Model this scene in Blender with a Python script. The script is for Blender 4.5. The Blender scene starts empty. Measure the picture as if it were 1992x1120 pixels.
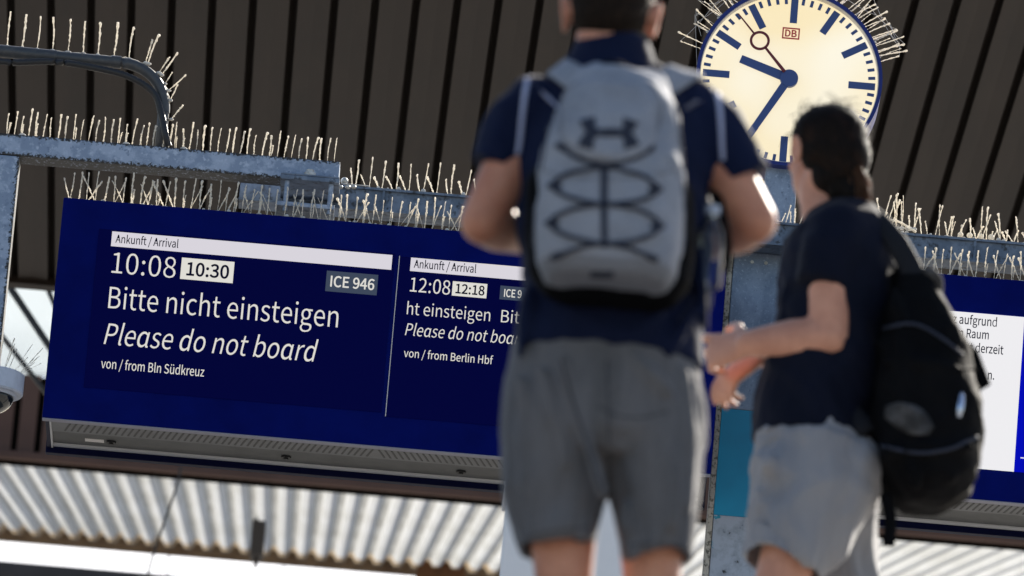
import bpy, bmesh, math, random
from mathutils import Vector, Matrix, noise as mnoise
from mathutils.bvhtree import BVHTree

random.seed(7)
scene = bpy.context.scene
COL = scene.collection
PI = math.pi

# ------------------------------------------------------------------ camera
FPX, PITCH, ROLL = 19000.0, math.radians(16.5), math.radians(4.85)
CAM = Vector((0.0, 0.0, 1.4))
_F = Vector((0, math.cos(PITCH), math.sin(PITCH)))
_R0 = Vector((1, 0, 0))
_U0 = Vector((0, -math.sin(PITCH), math.cos(PITCH)))
_RX = _R0 * math.cos(ROLL) + _U0 * math.sin(ROLL)
_UX = _U0 * math.cos(ROLL) - _R0 * math.sin(ROLL)
cam_data = bpy.data.cameras.new('camera')
cam = bpy.data.objects.new('camera', cam_data)
COL.objects.link(cam)
cam.matrix_world = Matrix(((_RX.x, _UX.x, -_F.x, CAM.x), (_RX.y, _UX.y, -_F.y, CAM.y),
                           (_RX.z, _UX.z, -_F.z, CAM.z), (0, 0, 0, 1)))
cam_data.sensor_width = 36.0
cam_data.lens = FPX / 1992.0 * 36.0
cam_data.clip_start = 0.5
cam_data.clip_end = 2000
cam_data.dof.use_dof = True
cam_data.dof.focus_distance = 33.8
cam_data.dof.aperture_fstop = 8.6
scene.camera = cam

# ------------------------------------------------------------------ light
SUN_EL, SUN_AZ = math.radians(33), math.radians(27)
EXPO = 1.25
world = bpy.data.worlds.new("World")
scene.world = world
world.use_nodes = True
nt = world.node_tree
sky = nt.nodes.new('ShaderNodeTexSky')
sky.sky_type = 'NISHITA'
sky.sun_disc = False
sky.sun_elevation = SUN_EL
sky.sun_rotation = SUN_AZ
sky.dust_density = 1.5
nt.links.new(sky.outputs[0], nt.nodes['Background'].inputs['Color'])
nt.nodes['Background'].inputs['Strength'].default_value = 0.068
sun_d = bpy.data.lights.new('sun', 'SUN')
sun_d.energy = 5.0
sun_d.angle = math.radians(0.5)
sun_d.color = (1.0, 0.93, 0.82)
sun = bpy.data.objects.new('sun', sun_d)
COL.objects.link(sun)
_tosun = Vector((math.sin(SUN_AZ) * math.cos(SUN_EL), math.cos(SUN_AZ) * math.cos(SUN_EL), math.sin(SUN_EL)))
sun.rotation_euler = (-_tosun).to_track_quat('-Z', 'Y').to_euler()
scene.view_settings.view_transform = 'Standard'
scene.view_settings.look = 'None'
scene.view_settings.exposure = EXPO
scene.view_settings.gamma = 1.0
scene.render.film_transparent = False


def at(u, v, Y):
    """The point at horizontal distance Y seen at pixel (u, v) of the 1992x1120 photograph."""
    d = _F * FPX + _RX * (u - 996.0) + _UX * (560.0 - v)
    return CAM + d * (Y / d.y)


def lin(r, g, b):
    f = lambda c: (c / 12.92 if c <= 0.04045 else ((c + 0.055) / 1.055) ** 2.4)
    return (f(r / 255.0), f(g / 255.0), f(b / 255.0))


# ------------------------------------------------------------------ materials
def mat(name, col, rough=0.6, metal=0.0, spec=0.5, emit=None, estr=0.0, noise=None, bump=None, sub=0.0,
        trans=0.0, alpha=1.0, sheen=0.0):
    """noise = (scale, colour2, low, high[, stretch]); bump = (scale, strength, distance[, stretch])"""
    m = bpy.data.materials.new(name)
    m.use_nodes = True
    n, l = m.node_tree.nodes, m.node_tree.links
    p = n['Principled BSDF']
    p.inputs['Base Color'].default_value = (*col, 1)
    p.inputs['Roughness'].default_value = rough
    p.inputs['Metallic'].default_value = metal
    p.inputs['Specular IOR Level'].default_value = spec
    if sheen:
        p.inputs['Sheen Weight'].default_value = sheen
        p.inputs['Sheen Roughness'].default_value = 0.35
    if emit:
        p.inputs['Emission Color'].default_value = (*emit, 1)
        p.inputs['Emission Strength'].default_value = estr
    if sub:
        p.inputs['Subsurface Weight'].default_value = sub
        p.inputs['Subsurface Radius'].default_value = (0.8, 0.32, 0.2)
        p.inputs['Subsurface Scale'].default_value = 0.012
    if trans:
        p.inputs['Transmission Weight'].default_value = trans
    tc = n.new('ShaderNodeTexCoord')

    def vec(stretch):
        if not stretch:
            return tc.outputs['Object']
        mp = n.new('ShaderNodeMapping')
        mp.inputs['Scale'].default_value = stretch
        l.new(tc.outputs['Object'], mp.inputs['Vector'])
        return mp.outputs[0]
    if noise:
        layers = noise if isinstance(noise, list) else [noise]
        prev = None
        for q in layers:
            t = n.new('ShaderNodeTexNoise')
            t.inputs['Scale'].default_value = q[0]
            t.inputs['Detail'].default_value = 5
            t.inputs['Roughness'].default_value = 0.62
            l.new(vec(q[4] if len(q) > 4 else None), t.inputs['Vector'])
            r = n.new('ShaderNodeMapRange')
            r.inputs['From Min'].default_value = q[2]
            r.inputs['From Max'].default_value = q[3]
            l.new(t.outputs['Fac'], r.inputs['Value'])
            mx = n.new('ShaderNodeMix')
            mx.data_type = 'RGBA'
            if prev is None:
                mx.inputs['A'].default_value = (*col, 1)
            else:
                l.new(prev, mx.inputs['A'])
            mx.inputs['B'].default_value = (*q[1], 1)
            l.new(r.outputs[0], mx.inputs['Factor'])
            prev = mx.outputs['Result']
        l.new(prev, p.inputs['Base Color'])
    if bump:
        t = n.new('ShaderNodeTexNoise')
        t.inputs['Scale'].default_value = bump[0]
        t.inputs['Detail'].default_value = 4
        l.new(vec(bump[3] if len(bump) > 3 else None), t.inputs['Vector'])
        b = n.new('ShaderNodeBump')
        b.inputs['Strength'].default_value = bump[1]
        b.inputs['Distance'].default_value = bump[2]
        l.new(t.outputs['Fac'], b.inputs['Height'])
        l.new(b.outputs[0], p.inputs['Normal'])
    return m


def glow(name, srgb, base=(0.004, 0.004, 0.004), k=1.0, rough=0.4):
    """a lit part of a screen or lamp: emits so that it shows as srgb at this exposure"""
    c = lin(*srgb)
    s = k / (2 ** EXPO)
    return mat(name, base, rough=rough, spec=0.03, emit=c, estr=s)


def translucent(name, col, tcol, mixf=0.6, noise=None):
    m = bpy.data.materials.new(name)
    m.use_nodes = True
    n, l = m.node_tree.nodes, m.node_tree.links
    p = n['Principled BSDF']
    p.inputs['Base Color'].default_value = (*col, 1)
    p.inputs['Roughness'].default_value = 0.6
    t = n.new('ShaderNodeBsdfTranslucent')
    t.inputs['Color'].default_value = (*tcol, 1)
    if noise:
        tc = n.new('ShaderNodeTexCoord')
        mp = n.new('ShaderNodeMapping')
        mp.inputs['Scale'].default_value = noise[2]
        l.new(tc.outputs['Object'], mp.inputs['Vector'])
        x = n.new('ShaderNodeTexNoise')
        x.inputs['Scale'].default_value = noise[0]
        x.inputs['Detail'].default_value = 5
        l.new(mp.outputs[0], x.inputs['Vector'])
        r = n.new('ShaderNodeMapRange')
        r.inputs['From Min'].default_value = 0.4
        r.inputs['From Max'].default_value = 0.7
        l.new(x.outputs['Fac'], r.inputs['Value'])
        mx = n.new('ShaderNodeMix')
        mx.data_type = 'RGBA'
        mx.inputs['A'].default_value = (*tcol, 1)
        mx.inputs['B'].default_value = (*noise[1], 1)
        l.new(r.outputs[0], mx.inputs['Factor'])
        l.new(mx.outputs['Result'], t.inputs['Color'])
    s = n.new('ShaderNodeMixShader')
    s.inputs[0].default_value = mixf
    l.new(p.outputs[0], s.inputs[1])
    l.new(t.outputs[0], s.inputs[2])
    l.new(s.outputs[0], n['Material Output'].inputs['Surface'])
    return m


M = {}
def edge_grime(m, axes, width, noise_scale, col=(0.03, 0.03, 0.03)):
    """dark pitted dirt creeping in from the edges of a steel member (axes: generated x, y or z)"""
    n, l = m.node_tree.nodes, m.node_tree.links
    p = n['Principled BSDF']
    src = p.inputs['Base Color'].links[0].from_socket
    tc = n.new('ShaderNodeTexCoord')
    sx = n.new('ShaderNodeSeparateXYZ')
    l.new(tc.outputs['Generated'], sx.inputs[0])
    tn = n.new('ShaderNodeTexNoise')
    tn.inputs['Scale'].default_value = noise_scale
    tn.inputs['Detail'].default_value = 6
    tn.inputs['Roughness'].default_value = 0.7
    l.new(tc.outputs['Object'], tn.inputs['Vector'])
    for ax, lo_side in axes:
        mr = n.new('ShaderNodeMapRange')
        mr.inputs['From Min'].default_value = 0.0 if lo_side else 1.0
        mr.inputs['From Max'].default_value = width if lo_side else 1.0 - width
        mr.inputs['To Min'].default_value = 0.30
        mr.inputs['To Max'].default_value = 0.0
        l.new(sx.outputs[ax], mr.inputs['Value'])
        ad = n.new('ShaderNodeMath')
        l.new(mr.outputs[0], ad.inputs[0])
        l.new(tn.outputs['Fac'], ad.inputs[1])
        st = n.new('ShaderNodeMapRange')
        st.inputs['From Min'].default_value = 0.66
        st.inputs['From Max'].default_value = 0.74
        l.new(ad.outputs[0], st.inputs['Value'])
        mx = n.new('ShaderNodeMix')
        mx.data_type = 'RGBA'
        l.new(st.outputs[0], mx.inputs['Factor'])
        l.new(src, mx.inputs['A'])
        mx.inputs['B'].default_value = (*col, 1)
        src = mx.outputs['Result']
    l.new(src, p.inputs['Base Color'])
    return m


def galv(name):
    return mat(name, (0.245, 0.31, 0.425), rough=0.5, metal=0.15, spec=0.5,
               noise=[(13, (0.36, 0.43, 0.555), 0.47, 0.56), (42, (0.46, 0.53, 0.65), 0.55, 0.66), (30, (0.15, 0.20, 0.30), 0.60, 0.68),
                      (75, (0.05, 0.055, 0.06), 0.67, 0.72)], bump=(60, 0.15, 0.004))


M['galv'] = galv('galvanised_steel')
M['galv_arm'] = edge_grime(galv('galvanised_arm'), (('Z', True), ('Z', False)), 0.28, 85)
M['galv_pillar'] = edge_grime(galv('galvanised_pillar'), (('X', False), ('X', True)), 0.22, 85)
M['galv_dull'] = mat('dull_galvanised_steel', (0.12, 0.16, 0.225), rough=0.55, metal=0.2,
                     noise=[(16, (0.19, 0.24, 0.32), 0.45, 0.6), (46, (0.045, 0.052, 0.065), 0.54, 0.66)], bump=(50, 0.2, 0.004))
M['galv_column'] = mat('column_zinc', (0.17, 0.225, 0.315), rough=0.5, metal=0.2,
                       noise=[(14, (0.26, 0.325, 0.43), 0.42, 0.62, (1, 1, 0.6)), (95, (0.34, 0.41, 0.53), 0.56, 0.66), (80, (0.10, 0.13, 0.19), 0.58, 0.72),
                              (42, (0.03, 0.035, 0.04), 0.70, 0.74)], bump=(60, 0.2, 0.004))
M['edge_rust'] = mat('weathered_edge', (0.50, 0.46, 0.40), rough=0.9, noise=(90, (0.12, 0.11, 0.09), 0.48, 0.62), bump=(90, 0.5, 0.004))
M['bolt'] = mat('zinc_bolt', (0.6, 0.6, 0.58), rough=0.45, metal=0.4, noise=(60, (0.4, 0.38, 0.34), 0.45, 0.65))
M['navy_paint'] = mat('navy_powder_coat', (0.0012, 0.0062, 0.125), rough=0.5, spec=0.03,
                      noise=[(5, (0.0010, 0.0045, 0.095), 0.4, 0.7), (130, (0.03, 0.035, 0.11), 0.74, 0.8)])
M['navy_dark'] = mat('navy_back_panel', (0.002, 0.004, 0.03), rough=0.5, spec=0.08)
M['under_grey'] = mat('grey_sheet_steel', (0.092, 0.095, 0.096), rough=0.55, metal=0.2, noise=(9, (0.066, 0.069, 0.069), 0.4, 0.65))
M['vent_grey'] = mat('vented_sheet', (0.145, 0.15, 0.16), rough=0.5, metal=0.2, noise=(9, (0.11, 0.114, 0.12), 0.4, 0.65))
M['trim_lavender'] = mat('dull_trim', (0.25, 0.25, 0.33), rough=0.5)
M['lip_grey'] = mat('light_grey_sheet', (0.62, 0.62, 0.63), rough=0.5, metal=0.1)
M['black'] = mat('black_plastic', (0.006, 0.006, 0.007), rough=0.5)
M['screen'] = mat('dark_display_glass', (0.0006, 0.001, 0.012), rough=0.30, spec=0.025, emit=lin(1, 2, 54), estr=0.36)
M['screen_blue'] = mat('lit_blue_display', (0.001, 0.001, 0.02), rough=0.3, spec=0.03, emit=lin(0, 6, 165), estr=0.5)
M['bar_white'] = glow('lit_white_bar', (216, 212, 220))
M['box_white'] = glow('lit_white_box', (222, 220, 212))
M['box_grey'] = glow('lit_grey_box', (60, 70, 88))
M['text_white'] = glow('lit_white_letters', (222, 219, 212))
M['text_navy'] = mat('dark_letters', (0.003, 0.004, 0.03), rough=0.5, spec=0.1)
M['page_white'] = glow('lit_white_page', (238, 237, 240))
M['page_text'] = mat('dark_page_letters', (0.012, 0.012, 0.03), rough=0.5, spec=0.1)
M['hairline'] = mat('pale_edge_strip', (0.75, 0.70, 0.66), rough=0.5)
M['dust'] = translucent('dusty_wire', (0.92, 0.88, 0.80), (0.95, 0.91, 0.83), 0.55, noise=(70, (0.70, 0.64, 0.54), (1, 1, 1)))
M['strip'] = mat('dusty_plastic_strip', (0.66, 0.63, 0.58), rough=0.8, noise=(80, (0.35, 0.33, 0.3), 0.5, 0.65))
M['web'] = mat('cobweb', (0.6, 0.57, 0.52), rough=0.9)
M['conduit'] = mat('grey_conduit', (0.055, 0.06, 0.068), rough=0.45, metal=0.1, noise=(40, (0.085, 0.085, 0.085), 0.5, 0.7))
M['hose'] = mat('dark_flexible_hose', (0.018, 0.018, 0.02), rough=0.5)
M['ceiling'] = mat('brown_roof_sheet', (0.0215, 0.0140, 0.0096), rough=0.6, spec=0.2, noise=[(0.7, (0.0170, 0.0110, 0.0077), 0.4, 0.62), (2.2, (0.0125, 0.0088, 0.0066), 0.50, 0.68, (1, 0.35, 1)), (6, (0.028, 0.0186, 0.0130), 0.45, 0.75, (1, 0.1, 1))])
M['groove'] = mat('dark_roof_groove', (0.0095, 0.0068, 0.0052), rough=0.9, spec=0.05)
M['fascia'] = mat('brown_fascia_sheet', (0.125, 0.070, 0.054), rough=0.6, spec=0.2, noise=(1.5, (0.098, 0.056, 0.044), 0.4, 0.65))
M['fibre'] = translucent('white_fibreglass_sheet', (0.6, 0.62, 0.63), (0.66, 0.675, 0.68), 0.55, noise=(1.1, (0.52, 0.525, 0.505), (1.0, 0.25, 1.0)))
M['fibre_shade'] = translucent('shaded_fibreglass_trough', (0.28, 0.28, 0.26), (0.46, 0.46, 0.44), 0.5, noise=(1.6, (0.30, 0.295, 0.275), (1.0, 0.2, 1.0)))  # greyer copy of the sheet: shade between the ribs put into its colour
M['fibre_edge'] = translucent('stained_fibreglass', (0.45, 0.37, 0.27), (0.46, 0.36, 0.24), 0.5)
M['frost'] = translucent('frosted_glass', (0.8, 0.82, 0.85), (0.93, 0.95, 1.0), 0.75)
M['gable_frost'] = translucent('dull_frosted_glass', (0.6, 0.64, 0.68), (0.70, 0.74, 0.77), 0.7, noise=(0.8, (0.58, 0.62, 0.65), (1, 1, 1)))
M['tan'] = mat('rusty_gutter', (0.26, 0.19, 0.12), rough=0.8, noise=(3, (0.14, 0.09, 0.055), 0.4, 0.65))
M['timber'] = mat('brown_timber', (0.16, 0.075, 0.035), rough=0.8, noise=(7, (0.09, 0.04, 0.02), 0.4, 0.65))
M['dark_steel'] = mat('dark_steel', (0.03, 0.026, 0.025), rough=0.6)
M['grey_wall'] = mat('dark_grey_cladding', (0.035, 0.037, 0.04), rough=0.7, noise=(2, (0.05, 0.05, 0.055), 0.4, 0.7))
M['cabinet'] = mat('light_grey_cabinet', (0.82, 0.82, 0.84), rough=0.5, noise=(3, (0.74, 0.75, 0.78), 0.4, 0.65))
M['concrete'] = mat('platform_concrete', (0.25, 0.24, 0.225), rough=0.85, noise=(2, (0.19, 0.185, 0.175), 0.4, 0.65), bump=(40, 0.3, 0.01))
M['ground'] = mat('paved_ground', (0.21, 0.20, 0.19), rough=0.9, noise=(0.8, (0.16, 0.155, 0.15), 0.4, 0.65))
M['teal'] = mat('teal_paint', (0.001, 0.32, 0.56), rough=0.45, noise=[(6, (0.002, 0.28, 0.50), 0.4, 0.65), (60, (0.02, 0.03, 0.04), 0.71, 0.74)])
M['speckle'] = mat('flaked_paint', (0.42, 0.47, 0.56), rough=0.6, noise=[(26, (0.30, 0.34, 0.41), 0.45, 0.65), (15, (0.02, 0.30, 0.44), 0.635, 0.655), (26, (0.04, 0.04, 0.045), 0.65, 0.68)])
M['clock_rim'] = mat('navy_clock_rim', (0.006, 0.016, 0.17), rough=0.35, spec=0.4)
M['clock_mark'] = mat('blue_clock_marks', (0.04, 0.08, 0.255), rough=0.45, spec=0.5)
M['clock_red'] = mat('dark_red_hand', (0.16, 0.012, 0.02), rough=0.5)
M['logo_red'] = mat('red_print', (0.62, 0.05, 0.06), rough=0.5)
M['skin'] = mat('skin', (0.68, 0.325, 0.21), rough=0.5, spec=0.35, sub=0.3, sheen=0.3, noise=[(11, (0.54, 0.225, 0.14), 0.40, 0.64), (160, (0.45, 0.19, 0.12), 0.56, 0.8)], bump=(220, 0.25, 0.002))
M['skin_cool'] = mat('skin_evenly_toned', (0.64, 0.325, 0.225), rough=0.5, spec=0.35, sub=0.04, sheen=0.3, noise=[(11, (0.50, 0.235, 0.16), 0.40, 0.66), (160, (0.38, 0.17, 0.12), 0.56, 0.8)], bump=(220, 0.25, 0.002))
M['hair_black'] = mat('black_hair', (0.0045, 0.0038, 0.0036), rough=0.7, spec=0.10, noise=(40, (0.013, 0.009, 0.008), 0.45, 0.7, (1, 1, 0.15)), bump=(120, 0.6, 0.006, (1, 1, 0.12)))
M['hair_brown'] = mat('cropped_brown_hair', (0.013, 0.009, 0.0065), rough=0.8, spec=0.1, noise=(120, (0.05, 0.03, 0.02), 0.5, 0.75), bump=(260, 0.8, 0.004))
M['navy_cloth'] = mat('navy_jersey', (0.0068, 0.0125, 0.042), rough=0.85, spec=0.15, sheen=0.10, noise=(5, (0.0048, 0.009, 0.032), 0.4, 0.65), bump=(9, 0.55, 0.02, (1.5, 1, 0.7)))
M['black_cloth'] = mat('dark_navy_jersey', (0.0055, 0.0080, 0.021), rough=0.85, spec=0.12, sheen=0.06, noise=(5, (0.004, 0.006, 0.015), 0.4, 0.65), bump=(8, 0.6, 0.02, (1.5, 1, 0.7)))
M['piping'] = mat('pale_piping', (0.42, 0.45, 0.62), rough=0.8)
M['shorts_grey'] = mat('grey_jersey_shorts', (0.152, 0.148, 0.155), rough=0.9, spec=0.1, sheen=0.25, noise=[(7, (0.104, 0.102, 0.107), 0.4, 0.65, (2.5, 2, 0.4)), (260, (0.19, 0.187, 0.19), 0.5, 0.75)], bump=(8, 0.8, 0.03, (2.2, 1.6, 0.35)))
M['shorts_light'] = mat('light_grey_shorts', (0.285, 0.285, 0.305), rough=0.9, spec=0.1, sheen=0.2, noise=(7, (0.255, 0.255, 0.275), 0.4, 0.65, (2, 2, 0.5)), bump=(7, 0.9, 0.03, (2.0, 1.6, 0.45)))
M['seam'] = mat('dark_seam', (0.02, 0.022, 0.03), rough=0.9)
M['pack_grey'] = mat('pale_grey_pack_cloth', (0.315, 0.33, 0.375), rough=0.8, spec=0.2, noise=[(9, (0.235, 0.25, 0.29), 0.4, 0.65), (240, (0.43, 0.445, 0.48), 0.48, 0.75)], bump=(12, 0.5, 0.012))
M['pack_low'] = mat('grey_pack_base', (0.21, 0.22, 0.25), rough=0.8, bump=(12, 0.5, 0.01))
M['pack_black'] = mat('black_pack_cloth', (0.0030, 0.0032, 0.0042), rough=0.85, spec=0.08, noise=(8, (0.005, 0.0053, 0.0066), 0.42, 0.65), bump=(9, 0.7, 0.02))
M['strap_dark'] = mat('dark_webbing', (0.011, 0.012, 0.016), rough=0.75, spec=0.2, bump=(60, 0.4, 0.003))
M['cord'] = mat('dark_elastic_cord', (0.018, 0.024, 0.045), rough=0.8)
M['print_dark'] = mat('dark_print', (0.02, 0.025, 0.045), rough=0.7)
M['print_grey'] = mat('worn_grey_print', (0.06, 0.06, 0.064), rough=0.7, noise=(24, (0.012, 0.012, 0.013), 0.42, 0.6))
M['metal_clip'] = mat('bright_metal_clip', (0.55, 0.62, 0.75), rough=0.25, metal=0.9)
M['camera_white'] = mat('pale_camera_housing', (0.52, 0.57, 0.68), rough=0.45, noise=(20, (0.42, 0.47, 0.56), 0.45, 0.7))
M['dome'] = mat('smoked_dome', (0.01, 0.014, 0.016), rough=0.05, spec=0.8)
def thin_clear(name):
    m = bpy.data.materials.new(name)
    m.use_nodes = True
    n, l = m.node_tree.nodes, m.node_tree.links
    n.remove(n['Principled BSDF'])
    t = n.new('ShaderNodeBsdfTransparent')
    t.inputs['Color'].default_value = (0.80, 0.87, 0.93, 1)
    g = n.new('ShaderNodeBsdfGlossy')
    g.inputs['Roughness'].default_value = 0.12
    f = n.new('ShaderNodeFresnel')
    f.inputs['IOR'].default_value = 1.5
    s = n.new('ShaderNodeMixShader')
    l.new(f.outputs[0], s.inputs[0])
    l.new(t.outputs[0], s.inputs[1])
    l.new(g.outputs[0], s.inputs[2])
    l.new(s.outputs[0], n['Material Output'].inputs['Surface'])
    return m


M['bottle'] = thin_clear('clear_plastic')
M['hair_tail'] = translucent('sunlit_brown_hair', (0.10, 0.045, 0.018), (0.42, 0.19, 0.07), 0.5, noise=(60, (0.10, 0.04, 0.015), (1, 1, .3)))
M['hair_strand'] = mat('dark_brown_hair', (0.009, 0.0055, 0.004), rough=0.55, spec=0.12, noise=(30, (0.03, 0.014, 0.008), 0.5, 0.7))
M['shoe'] = mat('white_sneaker', (0.6, 0.6, 0.6), rough=0.6)
M['eye'] = mat('eye_white', (0.7, 0.68, 0.65), rough=0.2)

# dial: a lamp-lit opal disc, a little uneven like the tubes behind it
m = bpy.data.materials.new('lit_opal_dial')
m.use_nodes = True
n, l = m.node_tree.nodes, m.node_tree.links
p = n['Principled BSDF']
p.inputs['Base Color'].default_value = (0.35, 0.34, 0.3, 1)
p.inputs['Roughness'].default_value = 0.5
tc = n.new('ShaderNodeTexCoord')
t = n.new('ShaderNodeTexNoise')
t.inputs['Scale'].default_value = 2.6
t.inputs['Detail'].default_value = 1
l.new(tc.outputs['Object'], t.inputs['Vector'])
r = n.new('ShaderNodeMapRange')
r.inputs['From Min'].default_value = 0.36
r.inputs['From Max'].default_value = 0.64
l.new(t.outputs['Fac'], r.inputs['Value'])
mx = n.new('ShaderNodeMix')
mx.data_type = 'RGBA'
mx.inputs['A'].default_value = (*lin(250, 228, 176), 1)
mx.inputs['B'].default_value = (*lin(254, 246, 224), 1)
l.new(r.outputs[0], mx.inputs['Factor'])
l.new(mx.outputs['Result'], p.inputs['Emission Color'])
p.inputs['Emission Strength'].default_value = 0.86 / (2 ** EXPO)
M['dial'] = m

# ------------------------------------------------------------------ helpers
OFF = {}


def tag(o, label=None, cat=None, group=None, kind=None):
    for k, v in (('label', label), ('category', cat), ('group', group), ('kind', kind)):
        if v:
            o[k] = v
    return o


def thing(name, loc, label, cat, group=None):
    o = bpy.data.objects.new(name, None)
    o.empty_display_size = 0.1
    o.location = loc
    COL.objects.link(o)
    OFF[o] = Vector(loc)
    return tag(o, label, cat, group)


def obj(name, geo, mats, parent=None, smooth=False, bevel=0.0, auto=None):
    """link a bmesh (world coordinates) as ONE mesh object, under parent if given"""
    if isinstance(geo, bmesh.types.BMesh):
        if bevel:
            geo.normal_update()
            ed = [e for e in geo.edges if e.is_manifold and e.calc_face_angle(0) > 0.6]
            bmesh.ops.bevel(geo, geom=ed, offset=bevel, segments=2, affect='EDGES', profile=0.6)
        me = bpy.data.meshes.new(name)
        geo.to_mesh(me)
        geo.free()
    else:
        me = geo
    for mm in (mats if isinstance(mats, (list, tuple)) else [mats]):
        me.materials.append(mm)
    o = bpy.data.objects.new(name, me)
    COL.objects.link(o)
    if parent is not None:
        off = OFF[parent]
        o.parent = parent
    else:
        off = sum((v.co for v in me.vertices), Vector()) / max(1, len(me.vertices))
        off.z = min((v.co.z for v in me.vertices), default=0)
        o.location = off
    OFF[o] = Vector(off)
    me.transform(Matrix.Translation(-OFF[o]))
    if smooth or auto:
        for f in me.polygons:
            f.use_smooth = True
    if auto:
        me.set_sharp_from_angle(angle=math.radians(auto))
    return o


def B():
    return bmesh.new()


def box(bm, a, b, mi=0):
    x0, y0, z0 = a
    x1, y1, z1 = b
    v = [bm.verts.new(c) for c in ((x0, y0, z0), (x1, y0, z0), (x1, y1, z0), (x0, y1, z0),
                                   (x0, y0, z1), (x1, y0, z1), (x1, y1, z1), (x0, y1, z1))]
    for i in ((0, 3, 2, 1), (4, 5, 6, 7), (0, 1, 5, 4), (1, 2, 6, 5), (2, 3, 7, 6), (3, 0, 4, 7)):
        f = bm.faces.new([v[k] for k in i])
        f.material_index = mi


def hexa(bm, P, mi=0):
    v = [bm.verts.new(c) for c in P]
    for i in ((0, 3, 2, 1), (4, 5, 6, 7), (0, 1, 5, 4), (1, 2, 6, 5), (2, 3, 7, 6), (3, 0, 4, 7)):
        bm.faces.new([v[k] for k in i]).material_index = mi


def beam(bm, a, b, w, h, up=Vector((0, 0, 1)), mi=0):
    """a bar from a to b, w wide and h high, centred on the line"""
    a, b = Vector(a), Vector(b)
    t = (b - a).normalized()
    s = t.cross(up).normalized() * (w / 2)
    q = s.cross(t).normalized() * (h / 2)
    hexa(bm, [a - s - q, a + s - q, b + s - q, b - s - q, a - s + q, a + s + q, b + s + q, b - s + q], mi)


def ring_pts(c, ex, ey, n):
    return [c + ex * math.cos(2 * PI * k / n) + ey * math.sin(2 * PI * k / n) for k in range(n)]


def skin_rings(bm, rings, cap=True, mi=0, closed=False):
    V = [[bm.verts.new(p) for p in r] for r in rings]
    n = len(V[0])
    m_ = len(V)
    for i in range(m_ if closed else m_ - 1):
        A, C = V[i], V[(i + 1) % m_]
        for k in range(n):
            bm.faces.new((A[k], A[(k + 1) % n], C[(k + 1) % n], C[k])).material_index = mi
    if cap and not closed:
        bm.faces.new(list(reversed(V[0]))).material_index = mi
        bm.faces.new(V[-1]).material_index = mi
    return V


def tube(bm, pts, rad, n=10, ref=Vector((1, 0, 0)), round_=False, mi=0, cap=True):
    """rad: number, list of numbers or list of (r along ref, r across)"""
    pts = [Vector(p) for p in pts]
    if not isinstance(rad, (list, tuple)):
        rad = [rad] * len(pts)
    rad = [(r, r) if not isinstance(r, (list, tuple)) else r for r in rad]
    rings = []
    for i, p in enumerate(pts):
        t = (pts[min(i + 1, len(pts) - 1)] - pts[max(i - 1, 0)])
        t = t.normalized() if t.length > 1e-9 else Vector((0, 0, 1))
        ex = ref - t * ref.dot(t)
        if ex.length < 0.08:
            ex = Vector((0, 1, 0)) - t * t.y
        ex.normalize()
        ey = t.cross(ex)
        if round_ and i == 0:
            for a in (0.12, 0.5, 0.85):
                k = math.sin(a * PI / 2)
                d = math.cos(a * PI / 2) * min(rad[0])
                rings.append(ring_pts(p - t * d, ex * rad[0][0] * k, ey * rad[0][1] * k, n))
        rings.append(ring_pts(p, ex * rad[i][0], ey * rad[i][1], n))
        if round_ and i == len(pts) - 1:
            for a in (0.85, 0.5, 0.12):
                k = math.sin(a * PI / 2)
                d = math.cos(a * PI / 2) * min(rad[-1])
                rings.append(ring_pts(p + t * d, ex * rad[-1][0] * k, ey * rad[-1][1] * k, n))
    skin_rings(bm, rings, cap, mi)


def ball(bm, c, r, seg=16, rows=10, rot=None, mi=0):
    c = Vector(c)
    r = (r, r, r) if not isinstance(r, (list, tuple)) else r
    mt = Matrix.Translation(c) @ (rot.to_4x4() if rot else Matrix.Identity(4)) @ Matrix.Diagonal((*r, 1))
    g = bmesh.ops.create_uvsphere(bm, u_segments=seg, v_segments=rows, radius=1, matrix=mt)
    for v in g['verts']:
        for f in v.link_faces:
            f.material_index = mi


def spline(P, k=6):
    P = [Vector(p) for p in P]
    out = []
    for i in range(len(P) - 1):
        p0, p1, p2, p3 = P[max(i - 1, 0)], P[i], P[i + 1], P[min(i + 2, len(P) - 1)]
        for j in range(k):
            t = j / k
            out.append(0.5 * ((2 * p1) + (p2 - p0) * t + (2 * p0 - 5 * p1 + 4 * p2 - p3) * t * t + (3 * p1 - p0 - 3 * p2 + p3) * t ** 3))
    out.append(P[-1])
    return out


def cyl(bm, a, b, r, n=24, mi=0):
    tube(bm, [a, b], r, n, mi=mi)


def disc_ring(bm, c, r0, r1, y0, y1, n=96, mi=0):
    """a flat ring about the Y axis between radii r0, r1 and depths y0 (front), y1"""
    c = Vector(c)
    prof = [(r0, y0), (r1, y0), (r1, y1), (r0, y1)]
    rings = []
    for k in range(n):
        a = 2 * PI * k / n
        rings.append([c + Vector((math.sin(a) * r, y, math.cos(a) * r)) for r, y in prof])
    skin_rings(bm, rings, closed=True, mi=mi)


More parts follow.
